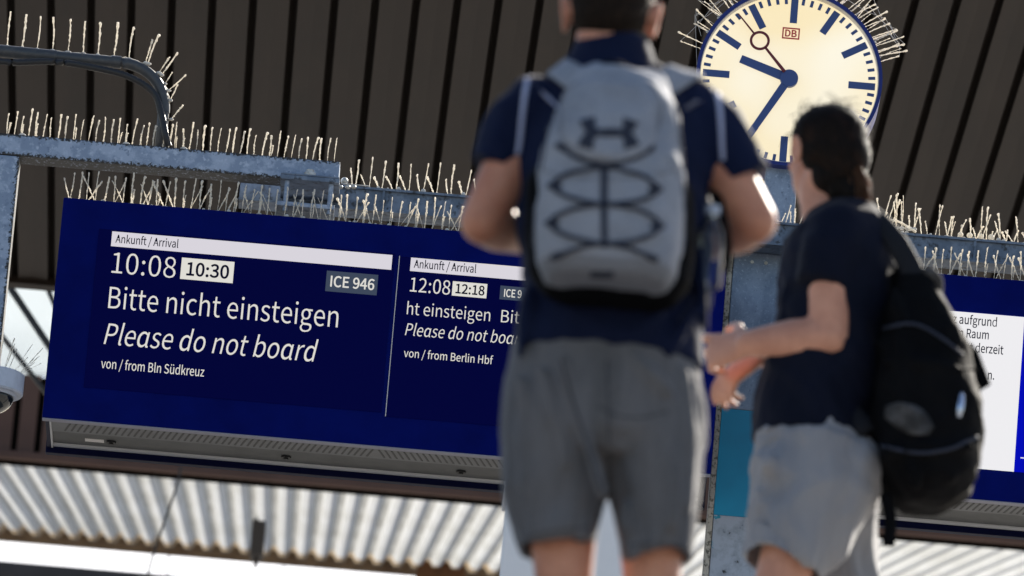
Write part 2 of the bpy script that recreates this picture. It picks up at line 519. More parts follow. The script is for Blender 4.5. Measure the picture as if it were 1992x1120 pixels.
# ------------------------------------------------------------------ lettering
# letter outlines, cap height 200: advance width, contours
GLYPHS = {
 ' ': (61, ''),
 '.': (76, '38,-4 47,-1 53,5 56,15 53,25 47,32 38,34 29,32 22,25 20,15 22,5 29,-1'),
 '/': (107, '3,-49 21,-49 103,217 85,217'),
 '0': (151, '76,-4 97,1 114,13 127,34 135,63 138,101 135,138 127,167 114,187 97,200 76,204 55,200 37,187 25,167 16,138 14,101 16,63 25,34 37,13 55,1|76,17 56,25 43,53 38,101 43,148 56,175 76,184 96,175 109,148 114,101 109,53 96,25'),
 '1': (151, '24,0 134,0 134,21 94,21 94,200 74,200 63,194 49,190 33,186 33,170 69,170 69,21 24,21'),
 '2': (151, '12,0 138,0 138,22 82,22 50,20 76,46 98,71 114,96 125,121 128,145 121,176 101,196 70,204 47,200 28,190 11,174 25,160 37,172 51,180 67,183 87,178 100,164 104,144 100,122 89,99 71,74 46,46 12,15'),
 '3': (151, '72,-4 104,3 127,23 136,53 130,78 115,95 94,104 94,106 113,116 125,132 129,154 122,181 101,198 71,204 50,200 31,192 15,180 29,164 41,174 55,181 70,183 88,179 100,168 104,152 99,132 81,119 49,114 49,94 85,89 105,75 111,54 106,34 91,22 70,17 50,20 34,29 21,40 8,24 23,10 44,0'),
 '4': (151, '93,0 116,0 116,55 143,55 143,75 116,75 116,200 89,200 5,71 5,55 93,55|93,75 31,75 77,143 93,173 94,173 93,136'),
 '6': (151, '82,-4 111,5 132,27 140,61 133,96 114,117 84,124 68,121 52,113 39,100 42,133 49,156 60,172 74,180 90,183 102,181 113,176 122,168 136,183 124,194 108,201 89,204 67,200 46,188 30,167 19,137 15,95 19,60 28,32 42,12 61,0|39,80 53,95 67,103 80,106 100,100 112,85 116,61 111,38 99,22 82,16 60,24 46,45'),
 '8': (151, '76,-4 109,3 131,22 139,48 134,72 122,89 105,101 105,102 117,114 128,131 132,150 125,178 106,196 77,203 49,197 29,179 22,152 26,133 36,118 49,106 49,105 32,92 18,74 13,50 21,22 43,3|90,109 68,119 51,132 45,152 49,169 60,180 77,184 95,180 106,167 111,149 108,135 101,121|77,15 55,20 40,33 35,52 38,70 48,85 62,97 89,86 108,71 115,49 110,31 97,19'),
 '9': (151, '64,-4 86,0 106,13 122,34 133,66 137,109 133,143 124,169 110,188 91,200 69,204 41,195 20,173 12,139 19,104 38,83 67,76 84,79 100,87 113,100 110,68 102,44 91,29 78,20 63,17 51,19 39,24 29,32 16,17 28,6 44,-1|113,121 99,106 85,97 71,94 51,100 39,115 35,139 40,163 52,178 70,184 91,177 106,156'),
 ':': (76, '38,106 47,109 53,115 56,126 53,135 47,142 38,145 29,142 22,135 20,126 22,115 29,109|38,-4 47,-1 53,5 56,15 53,25 47,32 38,34 29,32 22,25 20,15 22,5 29,-1'),
 'A': (166, '1,0 26,0 46,61 119,61 138,0 165,0 97,200 69,200|52,81 62,112 82,180 83,180 103,112 113,81'),
 'B': (179, '28,0 91,0 116,2 137,9 153,21 163,37 167,59 162,82 147,98 126,106 126,108 142,117 152,132 156,151 147,179 123,195 87,200 28,200|53,115 53,180 83,180 110,177 125,167 131,148 126,130 110,119 82,115|53,20 53,95 88,95 117,92 136,80 142,59 136,37 117,24 88,20'),
 'C': (174, '103,-4 127,0 147,10 164,25 150,41 137,29 122,21 104,19 83,22 66,33 53,50 45,73 42,101 45,128 53,151 66,167 84,178 105,181 121,179 134,172 146,163 159,179 145,191 127,200 105,204 76,199 51,186 32,164 20,135 16,100 20,64 32,35 51,14 75,1'),
 'D': (188, '28,0 79,0 111,4 137,17 156,38 168,66 172,101 168,136 156,163 137,183 111,196 77,200 28,200|53,21 53,180 75,180 101,176 120,166 135,150 143,128 146,101 143,73 135,51 120,34 101,24 75,21'),
 'E': (161, '28,0 146,0 146,22 53,22 53,94 129,94 129,116 53,116 53,179 143,179 143,200 28,200'),
 'H': (199, '28,0 53,0 53,94 146,94 146,0 171,0 171,200 146,200 146,116 53,116 53,200 28,200'),
 'I': (80, '28,0 53,0 53,200 28,200'),
 'P': (173, '28,0 53,0 53,80 86,80 110,82 131,89 146,101 156,119 159,141 156,164 146,181 130,192 110,198 85,200 28,200|53,100 53,180 81,180 111,176 128,164 134,141 129,118 111,104 82,100'),
 'R': (173, '53,105 53,180 86,180 113,176 129,165 135,144 129,122 113,109 86,105|137,0 166,0 115,88 139,98 154,117 160,144 151,177 126,195 90,200 28,200 28,0 53,0 53,85 89,85'),
 'S': (163, '83,-4 119,4 143,24 151,53 145,78 131,95 110,107 81,119 66,126 53,137 48,153 53,168 66,178 85,181 103,179 118,173 131,163 144,179 128,192 108,200 85,204 53,197 31,178 22,151 29,126 44,110 63,99 92,87 109,78 121,68 125,51 120,34 106,23 83,19 63,22 44,30 28,43 13,26 33,10 56,0'),
 'a': (154, '59,-4 77,-1 93,7 108,18 109,18 111,0 132,0 132,91 127,123 110,144 80,152 58,149 38,142 22,133 32,115 45,123 60,129 76,131 95,126 104,112 107,94 73,88 48,81 30,70 19,56 16,38 22,16 37,1|66,17 53,19 44,27 40,40 46,57 67,69 107,77 107,36 93,25 80,19'),
 'b': (169, '90,-4 110,0 128,10 142,26 151,49 155,76 152,102 145,123 133,139 117,149 96,152 79,149 64,142 49,131 50,158 50,217 25,217 25,0 45,0 47,15 48,15 62,5 76,-1|86,17 75,19 63,24 50,33 50,111 64,122 77,129 89,131 112,124 125,105 129,76 123,45 108,25'),
 'c': (139, '83,-4 101,-1 117,5 132,15 121,32 110,24 99,19 86,17 62,24 46,44 40,74 46,104 62,124 86,131 97,129 107,125 116,118 129,135 117,143 103,150 85,152 63,149 44,139 28,123 18,101 14,74 18,47 27,25 42,10 61,0'),
 'd': (169, '76,-4 93,-1 108,7 121,17 124,0 144,0 144,217 119,217 119,160 120,135 108,144 94,150 79,152 59,148 41,138 27,122 18,100 14,74 17,47 25,25 38,10 55,0|81,17 59,24 45,44 40,74 46,104 61,124 83,131 95,129 107,124 119,115 119,38 107,26 94,20'),
 'e': (151, '85,-4 104,-2 120,4 134,11 125,28 114,22 101,18 88,16 63,23 46,41 39,68 139,68 140,82 133,119 113,143 80,152 61,148 43,138 28,122 18,101 14,74 18,47 28,26 43,10 63,0|38,86 46,111 61,127 81,132 101,127 113,111 118,86'),
 'f': (89, '9,128 29,128 29,0 54,0 54,128 85,128 85,148 54,148 54,172 56,188 63,197 75,201 80,200 86,199 92,197 97,216 90,219 81,220 72,221 48,215 34,198 29,172 29,148 9,147'),
 'g': (154, '75,-68 115,-61 141,-42 150,-17 144,3 127,15 98,18 69,18 54,20 46,26 43,34 45,42 48,47 53,52 60,49 67,48 75,47 102,53 122,71 129,98 128,111 123,121 117,129 147,129 147,148 96,148 90,150 83,151 75,152 47,145 27,127 19,99 22,83 29,69 39,59 39,58 31,51 25,42 22,31 24,20 29,12 36,6 36,5 24,-5 16,-16 14,-29 22,-50 43,-64|75,64 59,68 48,80 43,99 48,118 59,130 75,134 91,130 102,118 106,99 102,80 91,68|79,-51 55,-48 41,-39 36,-25 37,-17 42,-8 51,0 57,-1 64,-2 70,-2 95,-2 112,-4 122,-10 126,-21 120,-36 103,-47'),
 'h': (166, '25,0 50,0 50,108 64,120 77,128 91,130 107,126 116,113 119,91 119,0 144,0 144,94 139,126 124,145 98,152 80,149 63,140 49,127 50,158 50,217 25,217'),
 'i': (75, '25,0 50,0 50,148 25,148|38,179 46,181 52,187 54,195 52,204 46,209 38,211 29,209 23,204 21,195 23,187 29,181'),
 'k': (151, '25,0 50,0 50,39 77,71 121,0 148,0 92,88 141,148 114,148 51,70 50,70 50,217 25,217'),
 'l': (77, '51,-4 57,-3 62,-2 66,-1 62,18 57,17 54,18 51,22 50,28 50,217 25,217 25,29 28,12 36,0'),
 'm': (253, '25,0 50,0 50,108 63,120 76,128 87,130 103,126 112,113 115,91 115,0 140,0 140,108 153,120 165,128 177,130 193,126 202,113 205,91 205,0 229,0 229,94 225,126 210,145 185,152 167,148 151,138 136,124 127,139 114,149 95,152 78,149 62,139 49,127 48,127 46,148 25,148'),
 'n': (166, '25,0 50,0 50,108 64,120 77,128 91,130 107,126 116,113 119,91 119,0 144,0 144,94 139,126 124,145 98,152 79,149 63,139 49,127 48,127 46,148 25,148'),
 'o': (165, '83,-4 104,0 122,10 138,25 148,47 151,74 148,101 138,123 122,139 104,149 83,152 62,149 43,139 28,123 18,101 14,74 18,47 28,25 43,10 62,0|83,17 60,24 45,44 40,74 45,104 60,124 83,131 105,124 120,104 126,74 120,44 105,24'),
 'r': (106, '25,0 50,0 50,95 61,115 74,126 87,130 93,129 97,129 102,127 106,149 102,151 97,152 91,152 75,148 60,138 49,121 48,121 46,148 25,148'),
 's': (128, '64,-4 93,3 111,18 118,40 111,63 94,76 73,85 57,92 45,100 41,111 44,122 53,130 68,133 80,131 91,126 102,120 114,135 101,144 85,150 68,152 40,146 23,131 17,110 23,89 40,76 60,67 76,61 89,52 94,39 91,27 81,19 65,16 48,18 34,24 21,34 9,17 25,6 43,-1'),
 't': (103, '71,-4 81,-3 90,-1 99,2 94,21 89,19 83,17 77,17 64,20 56,30 54,45 54,128 95,128 95,148 54,148 54,190 34,190 31,148 7,147 7,128 29,128 29,46 33,20 47,3'),
 'u': (166, '68,-4 87,0 103,9 117,23 118,23 120,0 141,0 141,148 116,148 116,43 103,29 90,21 76,18 60,22 51,35 48,57 48,148 23,148 23,54 28,22 43,3'),
 'v': (142, '57,0 86,0 139,148 114,148 86,64 72,20 71,20 57,64 29,148 4,148'),
 'z': (130, '10,0 122,0 122,20 41,20 119,135 119,148 18,148 18,128 88,128 10,13'),
 'ü': (166, '68,-4 87,0 103,9 117,23 118,23 120,0 141,0 141,148 116,148 116,43 103,29 90,21 76,18 60,22 51,35 48,57 48,148 23,148 23,54 28,22 43,3|53,179 61,181 66,187 68,194 66,202 61,207 53,209 46,207 40,202 38,194 40,187 46,181|112,179 120,181 125,187 127,194 125,202 120,207 112,209 104,207 99,202 97,194 99,187 104,181'),
 'ɑ': (171, '76,-4 93,-1 108,7 121,18 122,18 126,5 134,-1 145,-4 151,-3 155,-2 159,-1 156,18 151,17 147,18 145,22 144,28 144,148 124,148 122,134 121,134 108,144 95,150 79,152 59,148 42,138 27,122 18,100 14,74 17,47 25,25 38,10 55,0|81,17 59,24 45,44 40,74 46,104 61,124 83,131 95,129 107,124 119,115 119,38 107,26 94,20'),
}
def text_mesh(s, bold=0.0, shear=0.0, fit=None, cap=1.0):
    """flat letters in the XZ plane facing -Y, baseline at the origin, cap height `cap`, fitted to width `fit`"""
    cu = bpy.data.curves.new('letters', 'CURVE')
    cu.dimensions = '2D'
    cu.fill_mode = 'BOTH'
    x = 0.0
    for ch in s:
        adv, body = GLYPHS[ch]
        for ct in body.split('|') if body else ():
            pts = [tuple(map(float, q.split(','))) for q in ct.split()]
            sp = cu.splines.new('POLY')
            sp.points.add(len(pts) - 1)
            for q, (px, py) in zip(sp.points, pts):
                q.co = ((px + x + py * shear) / 200.0, py / 200.0, 0, 1)
            sp.use_cyclic_u = True
        x += adv
    cu.offset = bold
    ob = bpy.data.objects.new('letters', cu)
    COL.objects.link(ob)
    dg = bpy.context.evaluated_depsgraph_get()
    me = bpy.data.meshes.new_from_object(ob.evaluated_get(dg))
    bpy.data.objects.remove(ob)
    bpy.data.curves.remove(cu)
    xs = [v.co.x for v in me.vertices]
    w = max(xs) - min(xs)
    x0 = min(xs)
    sx = (fit / w) if fit else cap
    for v in me.vertices:
        v.co = Vector(((v.co.x - x0) * sx, 0, v.co.y * cap))
    me.update()
    return me


class Face:
    """the front plane of a sign: pixel of the photo -> (x, z) on the plane y"""
    def __init__(self, y):
        self.y = y

    def p(self, u, v):
        q = at(u, v, self.y)
        return q.x, q.z

    def rect(self, name, tl, br, m_, parent, proud, th=0.002):
        (xa, za), (xb, zb) = self.p(*tl), self.p(*br)
        b = B()
        box(b, (min(xa, xb), self.y - proud, min(za, zb)), (max(xa, xb), self.y - proud + th, max(za, zb)))
        return obj(name, b, m_, parent)

    def text(self, name, s, start, end, cap_px, m_, parent, proud, bold=0.0, shear=0.0, scale=None):
        (xa, za), (xb, zb) = self.p(*start), self.p(*end)
        pxm = (at(start[0], start[1] - 10, self.y).z - at(start[0], start[1], self.y).z) / 10.0
        me = text_mesh(s, bold, shear, fit=xb - xa, cap=cap_px * pxm)
        me.transform(Matrix.Translation((xa, self.y - proud, (za + zb) / 2)))
        return obj(name, me, m_, parent)


# ------------------------------------------------------------------ bird spikes
SPIKE_MESH = []
for _k in range(9):
    _b = B()
    _rs = random.Random(100 + _k)
    _pts, _rad = [], []
    _N = 22
    _bx, _by = _rs.uniform(-.03, .03), _rs.uniform(-.03, .03)
    for _i in range(_N + 1):
        _t = _i / _N
        _pts.append((_bx * math.sin(_t * 3) * .5 + _rs.uniform(-.004, .004), _by * math.sin(_t * 4) * .4 + _rs.uniform(-.004, .004), _t))
        _rad.append((0.38 if _k % 3 == 2 else 0.58) + (_rs.choice((-.12, 0, .05, .15, .5)) if _i % 2 else _rs.uniform(-.15, .25)) + (0.14 if (_i > _N - 3 and _k % 3 != 2) else 0) - (0.2 if _t < .3 else 0))
    # mesh is unit long along Z with radii in units of the wire; scaled per spike
    _rings = [[Vector((p[0] + 0.02 * r_ * math.cos(a), p[1] + 0.02 * r_ * math.sin(a), p[2])) for a in [2 * PI * j / 6 for j in range(6)]] for p, r_ in zip(_pts, _rad)]
    skin_rings(_b, _rings)
    _me = bpy.data.meshes.new('spike')
    _b.to_mesh(_me)
    _b.free()
    for _f in _me.polygons:
        _f.use_smooth = True
    _me.materials.append(M['dust'])
    SPIKE_MESH.append(_me)


def spike_row(label, where, spikes, group='rows of bird spikes', base=None, clip=True, thick=1.0):
    """spikes: list of (foot, tip); base: list of points the plastic strip follows"""
    t = thing('bird_spike_strip', where, label, 'bird spikes', group)
    b = B()
    if base:
        tube(b, base, [(0.009, 0.0025)] * len(base), 6, ref=Vector((0, 1, 0)))
    if clip:
        for i, (f, _) in enumerate(spikes):
            if not base:
                c_ = B()
                ball(c_, f, (random.uniform(.008, .014), .008, random.uniform(.004, .007)), 8, 5)
                obj('clip', c_, M['strip'], t, smooth=True)
            elif i % 2 == 0:
                ball(b, f, (random.uniform(.009, .018), .009, random.uniform(.004, .008)), 8, 5)
        if base:
            for i in range(len(base) - 1):       # crumbs and fluff lying on the strip
                for k in range(3):
                    if random.random() < 0.35:
                        q = Vector(base[i]).lerp(Vector(base[i + 1]), random.random())
                        ball(b, q + Vector((0, random.uniform(-.006, .006), .004)), random.uniform(.004, .010), 6, 4)
    if base:
        obj('base', b, M['strip'], t, smooth=True)
    for i, (f, tip) in enumerate(spikes):
        f, tip = Vector(f), Vector(tip)
        d = tip - f
        L = d.length
        o = bpy.data.objects.new('spike', random.choice(SPIKE_MESH))
        COL.objects.link(o)
        o.parent = t
        w = 0.004 / 0.02 * random.uniform(.7, 1.1) * thick
        o.rotation_mode = 'QUATERNION'
        o.rotation_quaternion = d.to_track_quat('Z', 'Y')
        o.location = f - Vector(where)
        o.scale = (w, w, L)
    return t


def web(bm, a, b, sag, n=8, r=0.0008):
    a, b = Vector(a), Vector(b)
    P = [a.lerp(b, k / n) + Vector((0, 0, -sag * math.sin(PI * k / n))) for k in range(n + 1)]
    tube(bm, P, r, 4)


# ------------------------------------------------------------------ the setting
b = B()
box(b, (-300, -200, -0.5), (300, 700, 0))
tag(obj('ground', b, M['ground']), kind='structure')

PLAT_Z, EDGE_Y = 6.3, 18.9
b = B()
box(b, (-6, EDGE_Y, 5.9), (6, 58, PLAT_Z))
tag(obj('platform', b, M['concrete']), 'grey concrete railway platform at the head of the stairs', kind='structure')
b = B()
N = 37
for k in range(1, N):
    z = PLAT_Z - k * 0.17
    if z < 0.05:
        break
    y1 = EDGE_Y - (k - 1) * 0.29
    box(b, (-3, y1 - 0.29, max(z - 0.6, 0)), (3, y1 - 0.001, z))
tag(obj('stairs', b, M['concrete']), kind='structure')


def corrugated(name, x0, x1, period, prof, p0, d, length, m_, parent=None, amp_dir=Vector((0, 0, 1)), segs=1):
    """prof: (fraction of period, offset, material index of the face that follows)"""
    bm = B()
    n = int((x1 - x0) / period)
    line = []
    for i in range(n):
        for f, h, mi in prof:
            line.append((x0 + (i + f) * period, h, mi))
    d = d.normalized()
    rows = []
    for s in range(segs + 1):
        rows.append([bm.verts.new(Vector(p0) + Vector((x, 0, 0)) + amp_dir * h + d * (length * s / segs)) for x, h, _ in line])
    for s in range(segs):
        for i in range(len(line) - 1):
            bm.faces.new((rows[s][i], rows[s][i + 1], rows[s + 1][i + 1], rows[s + 1][i])).material_index = line[i][2]
    return bm


# dark brown roof over the platform (its underside)
CZ = at(60, 545, 47.4).z
px = at(659, 0, 42.7).x - at(580, 0, 42.7).x
g0 = at(414, 0, 42.7).x
x0 = g0 - px * 46 - px * 0.10
roof = thing('platform_roof', (0, 44, CZ), 'dark brown ribbed roof sheeting high above the boards and clock', 'roof')
prof = [(0.0, 0.0, 1), (0.055, 0.030, 1), (0.150, 0.030, 1), (0.205, 0.0, 0), (0.62, 0.004, 0)]
RIB_AZ = math.radians(-1.2)      # the roofs run slightly askew to the boards
bm = corrugated('sheet', x0, x0 + 100 * px, px, prof, (2.7 * math.tan(-RIB_AZ), 40.0, CZ), Vector((math.tan(RIB_AZ), 1, 0)), 7.4, None)
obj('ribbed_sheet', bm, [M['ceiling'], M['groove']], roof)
b = B()
box(b, (x0, 40.0, CZ + 0.12), (x0 + 100 * px, 47.4, CZ + 0.22))
box(b, (x0, 47.4, CZ - 0.02), (x0 + 100 * px, 47.5, CZ + 0.22))
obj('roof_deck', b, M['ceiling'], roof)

# frosted gable glazing beyond the roof's end, seen at the far left, with dark slanting bars
gy = 52.0
gl = thing('gable_glazing', at(60, 640, gy), 'pale frosted glazing with dark slanting bars between left pillar and board', 'window')
b = B()
a_, c_ = at(-900, 400, gy), Vector((at(2900, 800, gy).x, gy, at(75, 729, gy).z))
box(b, (a_.x, gy, c_.z), (c_.x, gy + 0.02, a_.z))
obj('pane', b, M['gable_frost'], gl)
for (u0, v0, u1, v1, w) in ((-20, 500, 128, 722, 0.034), (62, 490, 152, 700, 0.024), (-30, 610, 90, 765, 0.022)):
    b = B()
    beam(b, at(u0, v0, gy - 0.05), at(u1, v1, gy - 0.05), 0.05, w, up=Vector((0, 1, 0)).cross(at(u1, v1, gy) - at(u0, v0, gy)))
    obj('glazing_bar', b, M['dark_steel'], gl)

# brown ribbed fascia behind the boards
fy = 61.0
ft, fb = at(60, 728, fy).z, at(0, 893, fy).z
pf = at(461, 900, fy).x - at(415.2, 900, fy).x
fx0 = at(43, 870, fy).x - 70 * pf - 0.5 * pf
fas = thing('roof_fascia', (0, fy, fb), 'brown ribbed fascia strip above the white corrugated roof', 'fascia')
prof = [(0.0, 0.0, 1), (0.05, 0.05, 1), (0.23, 0.05, 1), (0.28, 0.0, 0), (0.7, 0.0, 0)]
bm = corrugated('sheet', fx0, fx0 + 160 * pf, pf, prof, (0, fy, fb), Vector((0, 0, 1)), ft - fb, None, amp_dir=Vector((0, 1, 0)))
obj('ribbed_sheet', bm, [M['fascia'], M['groove']], fas)
b = B()
box(b, (fx0, fy + 0.09, fb), (fx0 + 160 * pf, fy + 0.13, ft))
obj('backing_board', b, M['groove'], fas)
b = B()
fh_ = abs(at(0, 893, fy).z - at(0, 878, fy).z)
box(b, (fx0, fy - .06, fb - .002), (fx0 + 160 * pf, fy - .005, fb + fh_))
obj('edge_trim', b, M['fascia'], fas, bevel=.01)

# white corrugated fibreglass roof rising away behind the boards
SL = math.radians(12.96)
dirC = Vector((math.tan(math.radians(-1.14)), 1, math.tan(SL)))
ry = 61.3
rz = at(0, 896, ry).z
e1 = (at(0, 1036, 10) - CAM)
te = e1.z / e1.y
y_end = (rz - CAM.z - ry * math.tan(SL)) / (te - math.tan(SL))
pr = pf
rc = thing('corrugated_roof', (0, ry, rz), 'translucent white corrugated roof sheeting glowing behind the boards', 'roof')
prof = [(0.0, 0.0, 0), (0.10, 0.035, 1), (0.22, 0.050, 1), (0.36, 0.050, 1), (0.48, 0.035, 0), (0.58, 0.0, 0)]
L_ = (y_end - ry) / dirC.normalized().y
bm = corrugated('sheet', fx0, fx0 + 160 * pr, pr, prof, (0, ry, rz), dirC, L_ * 0.93, None)
obj('corrugated_sheet', bm, [M['fibre'], M['fibre_shade']], rc, auto=60)
b = B()
box(b, (fx0, ry - .05, rz - .02), (fx0 + 160 * pr, ry - .01, rz + .052))
obj('end_strip', b, M['fibre'], rc)
p2 = Vector((0, ry, rz)) + dirC.normalized() * (L_ * 0.93)
bm = corrugated('sheet', fx0, fx0 + 160 * pr, pr, prof, p2, dirC, L_ * 0.07, None)
obj('stained_eave', bm, [M['fibre_edge'], M['fibre_edge']], rc)
ez = rz + dirC.z / dirC.y * (y_end - ry)
gut = thing('gutter_beam', (0, y_end, ez), 'rusty tan gutter beam along the far edge of the white roof', 'gutter')
b = B()
gx0, gx1 = -20, 20
gh = abs(at(0, 1036, y_end).z - at(0, 1052, y_end).z)
box(b, (gx0, y_end + .02, ez - gh + 0.035), (gx1, y_end + 0.15, ez + 0.065))
for i in range(200):
    x = fx0 + (i + 0.8) * pr - 1.6
    box(b, (x, y_end - 0.02, ez + 0.02), (x + 0.04, y_end + 0.019, ez + 0.06))
obj('gutter', b, M['tan'], gut)

cy_ = y_end + 1.0
cl = thing('clerestory_window', at(300, 1080, cy_), 'bright white band of frosted glazing under the rusty gutter', 'window')
zt, zb = at(0, 1030, cy_).z, at(0, 1090, cy_ - .2).z
b = B()
box(b, (-20, cy_, zb - .3), (20, cy_ + 0.03, zt))
obj('pane', b, M['frost'], cl)
b = B()
for u in (330, 555):
    q = at(u, 1070, cy_ - .02)
    box(b, (q.x - 0.008, cy_ - 0.03, zb), (q.x + 0.008, cy_ - 0.002, zt))
obj('glazing_bar', b, M['lip_grey'], cl)
b = B()
box(b, (-20, cy_ - 0.2, zb - 3.0), (20, cy_ - 0.05, zb))
tag(obj('clad_wall', b, M['grey_wall']), 'dark grey clad wall below the bright band of glazing', 'wall')

# things hanging at that roof
q = at(502, 1042, 68.0)
s_ = 68.0 / math.cos(PITCH) / FPX
b = B()
box(b, (q.x - 13 * s_, 67.95, q.z - 40 * s_), (q.x + 13 * s_, 68.15, q.z + 30 * s_))
tube(b, [(q.x, 68.05, q.z + 30 * s_), (q.x, 68.05, q.z + 52 * s_)], [9 * s_, 6 * s_], 8)
tube(b, [(q.x, 68.05, q.z - 40 * s_), (q.x, 68.05, q.z - 62 * s_)], [5 * s_, 4 * s_], 8)
tag(obj('roof_bracket', b, M['dark_steel'], bevel=0.008), 'small dark brown box bracket hanging under the white roof', 'bracket')
b = B()
tube(b, spline([at(352, 905, 60), at(344, 945, 60), at(318, 1020, 60), at(292, 1100, 60), at(286, 1150, 60)]), 0.008, 6)
tag(obj('hanging_cable', b, M['dark_steel']), 'thin grey cable slanting down in front of the white roof', 'cable')
for (u0, u1, lab) in ((812, 846, 'short dark timber block at the gutter, the left one of two'), (852, 898, 'wider orange brown timber block at the gutter beside the man in grey shorts')):
    a, c = at(u0, 1088, y_end - .6), at(u1, 1180, y_end - .6)
    b = B()
    box(b, (a.x, y_end - .6, c.z), (c.x, y_end - .4, a.z))
    tag(obj('timber_block', b, M['timber'], bevel=0.015), lab, 'timber', 'timber blocks at the gutter')

# ------------------------------------------------------------------ steelwork
SY = 32.0
# left gantry: pillar and arm, welded
p_tl, p_tr = at(0, 254, SY), at(662, 314, SY)
arm_t = p_tr.z
arm_b = at(606, 351, SY).z
pil_r = at(38, 310, SY).x
gan = thing('steel_gantry', (pil_r - 0.05, SY, PLAT_Z), 'galvanised square steel gantry arm with pillar at the left edge', 'gantry')
b = B()
box(b, (pil_r - 0.095, SY, arm_b + 0.0), (p_tr.x, SY + 0.10, arm_t))
obj('arm', b, M['galv_arm'], gan, bevel=0.005)
b = B()
box(b, (pil_r - 0.095, SY + 0.001, PLAT_Z), (pil_r, SY + 0.099, arm_b - 0.001))
obj('pillar', b, M['galv_pillar'], gan, bevel=0.005)
b = B()
box(b, (pil_r - 0.19, SY - 0.09, PLAT_Z + 0.002), (pil_r + 0.09, SY + 0.19, PLAT_Z + 0.022))
obj('base_plate', b, M['galv'], gan)
b = B()
q0, q1 = at(546, 343, SY - 0.03), at(661, 353, SY - 0.03)
box(b, (q0.x, SY - 0.055, arm_b - 0.018), (q1.x, SY + 0.30, arm_b - 0.002))
box(b, (q0.x + .001, SY - 0.0545, arm_b - 0.0015), (q1.x - .001, SY - 0.003, arm_b + 0.005))
obj('clamp_plate', b, M['galv_dull'], gan, bevel=0.003)
b = B()
low = at(600, 400, SY + .0).z
box(b, (q0.x - 0.006, SY - 0.045, low - 0.020), (q1.x - 0.01, SY + 0.27, low - 0.004))
obj('clamp_plate', b, M['galv'], gan, bevel=0.003)
for u in (557, 643):
    x = at(u, 380, SY).x
    b = B()
    cyl(b, (x, SY - 0.03, low - 0.035), (x, SY - 0.03, arm_b + 0.012), 0.0085, 12)
    cyl(b, (x, SY - 0.03, arm_b + 0.0055), (x, SY - 0.03, arm_b + 0.014), 0.015, 6)
    obj('clamp_rod', b, M['galv'], gan)
b = B()
qb = at(604, 333, SY)
cyl(b, (qb.x, SY - 0.028, arm_b + .0055), (qb.x, SY - 0.028, arm_b + 0.018), 0.021, 18)
cyl(b, (qb.x, SY - 0.028, arm_b + 0.018), (qb.x, SY - 0.028, arm_b + 0.029), 0.015, 6)
obj('bolt', b, M['bolt'], gan, bevel=0.002)
gan_spikes = []
u = 14
k = 0
while u < 658:
    v0 = 254 + u * 0.0906
    h = (60 if k % 2 else 46) + random.uniform(-5, 5)
    f = at(u, v0, SY + 0.05 + (0.025 if k % 2 else -0.02))
    f.z = arm_t + 0.001
    gan_spikes.append((f, f + Vector((random.uniform(-.002, .012), random.uniform(-.01, .01), h * 0.00183))))
    if random.random() < .25:
        f2 = f + Vector((0.006, -0.02, 0))
        gan_spikes.append((f2, f2 + Vector((random.uniform(-.004, .01), -.005, h * 0.0009))))
    u += random.uniform(13, 15.5)
    k += 1
spike_row('row of short even bird spikes along the top of the gantry arm', (0.0 - 1.0, SY + .05, arm_t), gan_spikes,
          base=[(pil_r - 0.09, SY + .05, arm_t + .001), (p_tr.x - 0.3, SY + .05, arm_t + .001), (p_tr.x, SY + .05, arm_t + .001)])

# main cross beam
MY = SY + 0.16
m0, m1 = at(468, 345, MY), at(468, 396, MY)
mb = thing('cross_beam', (m0.x, MY, m1.z), 'long dark galvanised cross beam running behind the spikes of both boards', 'beam')
mt = at(900, 379, MY).z
mlow = at(800, 416, MY).z
mx0, mx1 = m0.x, at(2250, 480, MY).x
colx0, colx1 = at(1413, 560, MY).x, at(1562, 560, MY).x
b = B()
# an I section: two flanges and a web
box(b, (mx0, MY, mt - 0.008), (mx1, MY + 0.11, mt))
box(b, (mx0, MY, mlow), (mx1, MY + 0.11, mlow + 0.008))
box(b, (mx0 + .001, MY + 0.012, mlow + 0.008), (mx1 - .001, MY + 0.022, mt - 0.008))
obj('i_beam', b, M['galv_dull'], mb)
b = B()
for u in (742, 1000, 1290, 1470, 1720, 1900):
    x = at(u, 400, MY).x
    box(b, (x, MY + 0.002, mlow + 0.0085), (x + 0.008, MY + 0.0115, mt - 0.0085))
obj('stiffener', b, M['galv_dull'], mb)
sp = []
u = 690
while u < 1030:
    base_ = at(u, 370, MY + .02)
    base_.z = mt + 0.001
    sp.append((base_, base_ + Vector((random.uniform(0, .015), 0, 0.105 + random.uniform(-.01, .01)))))
    f2 = base_ + Vector((-0.010, 0.01, 0))
    sp.append((f2, f2 + Vector((random.uniform(-.03, -.01), 0.01, 0.055 + random.uniform(-.012, .02)))))
    u += random.uniform(25, 30)
for u0, u1, st in ((1385, 1420, 9), (1520, 1560, 9)):
    u = u0
    while u < u1:
        base_ = at(u, 420, MY + .02)
        base_.z = mt + 0.001
        sp.append((base_, base_ + Vector((random.uniform(-.03, .03), 0, random.uniform(.03, .07)))))
        u += st
spike_row('sparse pairs of bird spikes on the cross beam between gantry arm and man', (0, MY, mt), sp,
          base=[(at(u, 380, MY).x, MY + .02, mt + .002) for u in range(664, 1590, 47)])
sp = []
u = 1690
while u < 2030:
    base_ = at(u, 450, MY + .02)
    base_.z = mt + 0.001 + (0.02 if u < 1780 else 0)
    h = random.choice((.05, .075, .10, .12))
    sp.append((base_, base_ + Vector((random.uniform(-.014, .03), random.uniform(-.02, .02), h))))
    if random.random() < .45:
        sp.append((base_, base_ + Vector((random.uniform(-.035, .035), random.uniform(-.02, .02), h * .8))))
    u += random.uniform(8, 15)
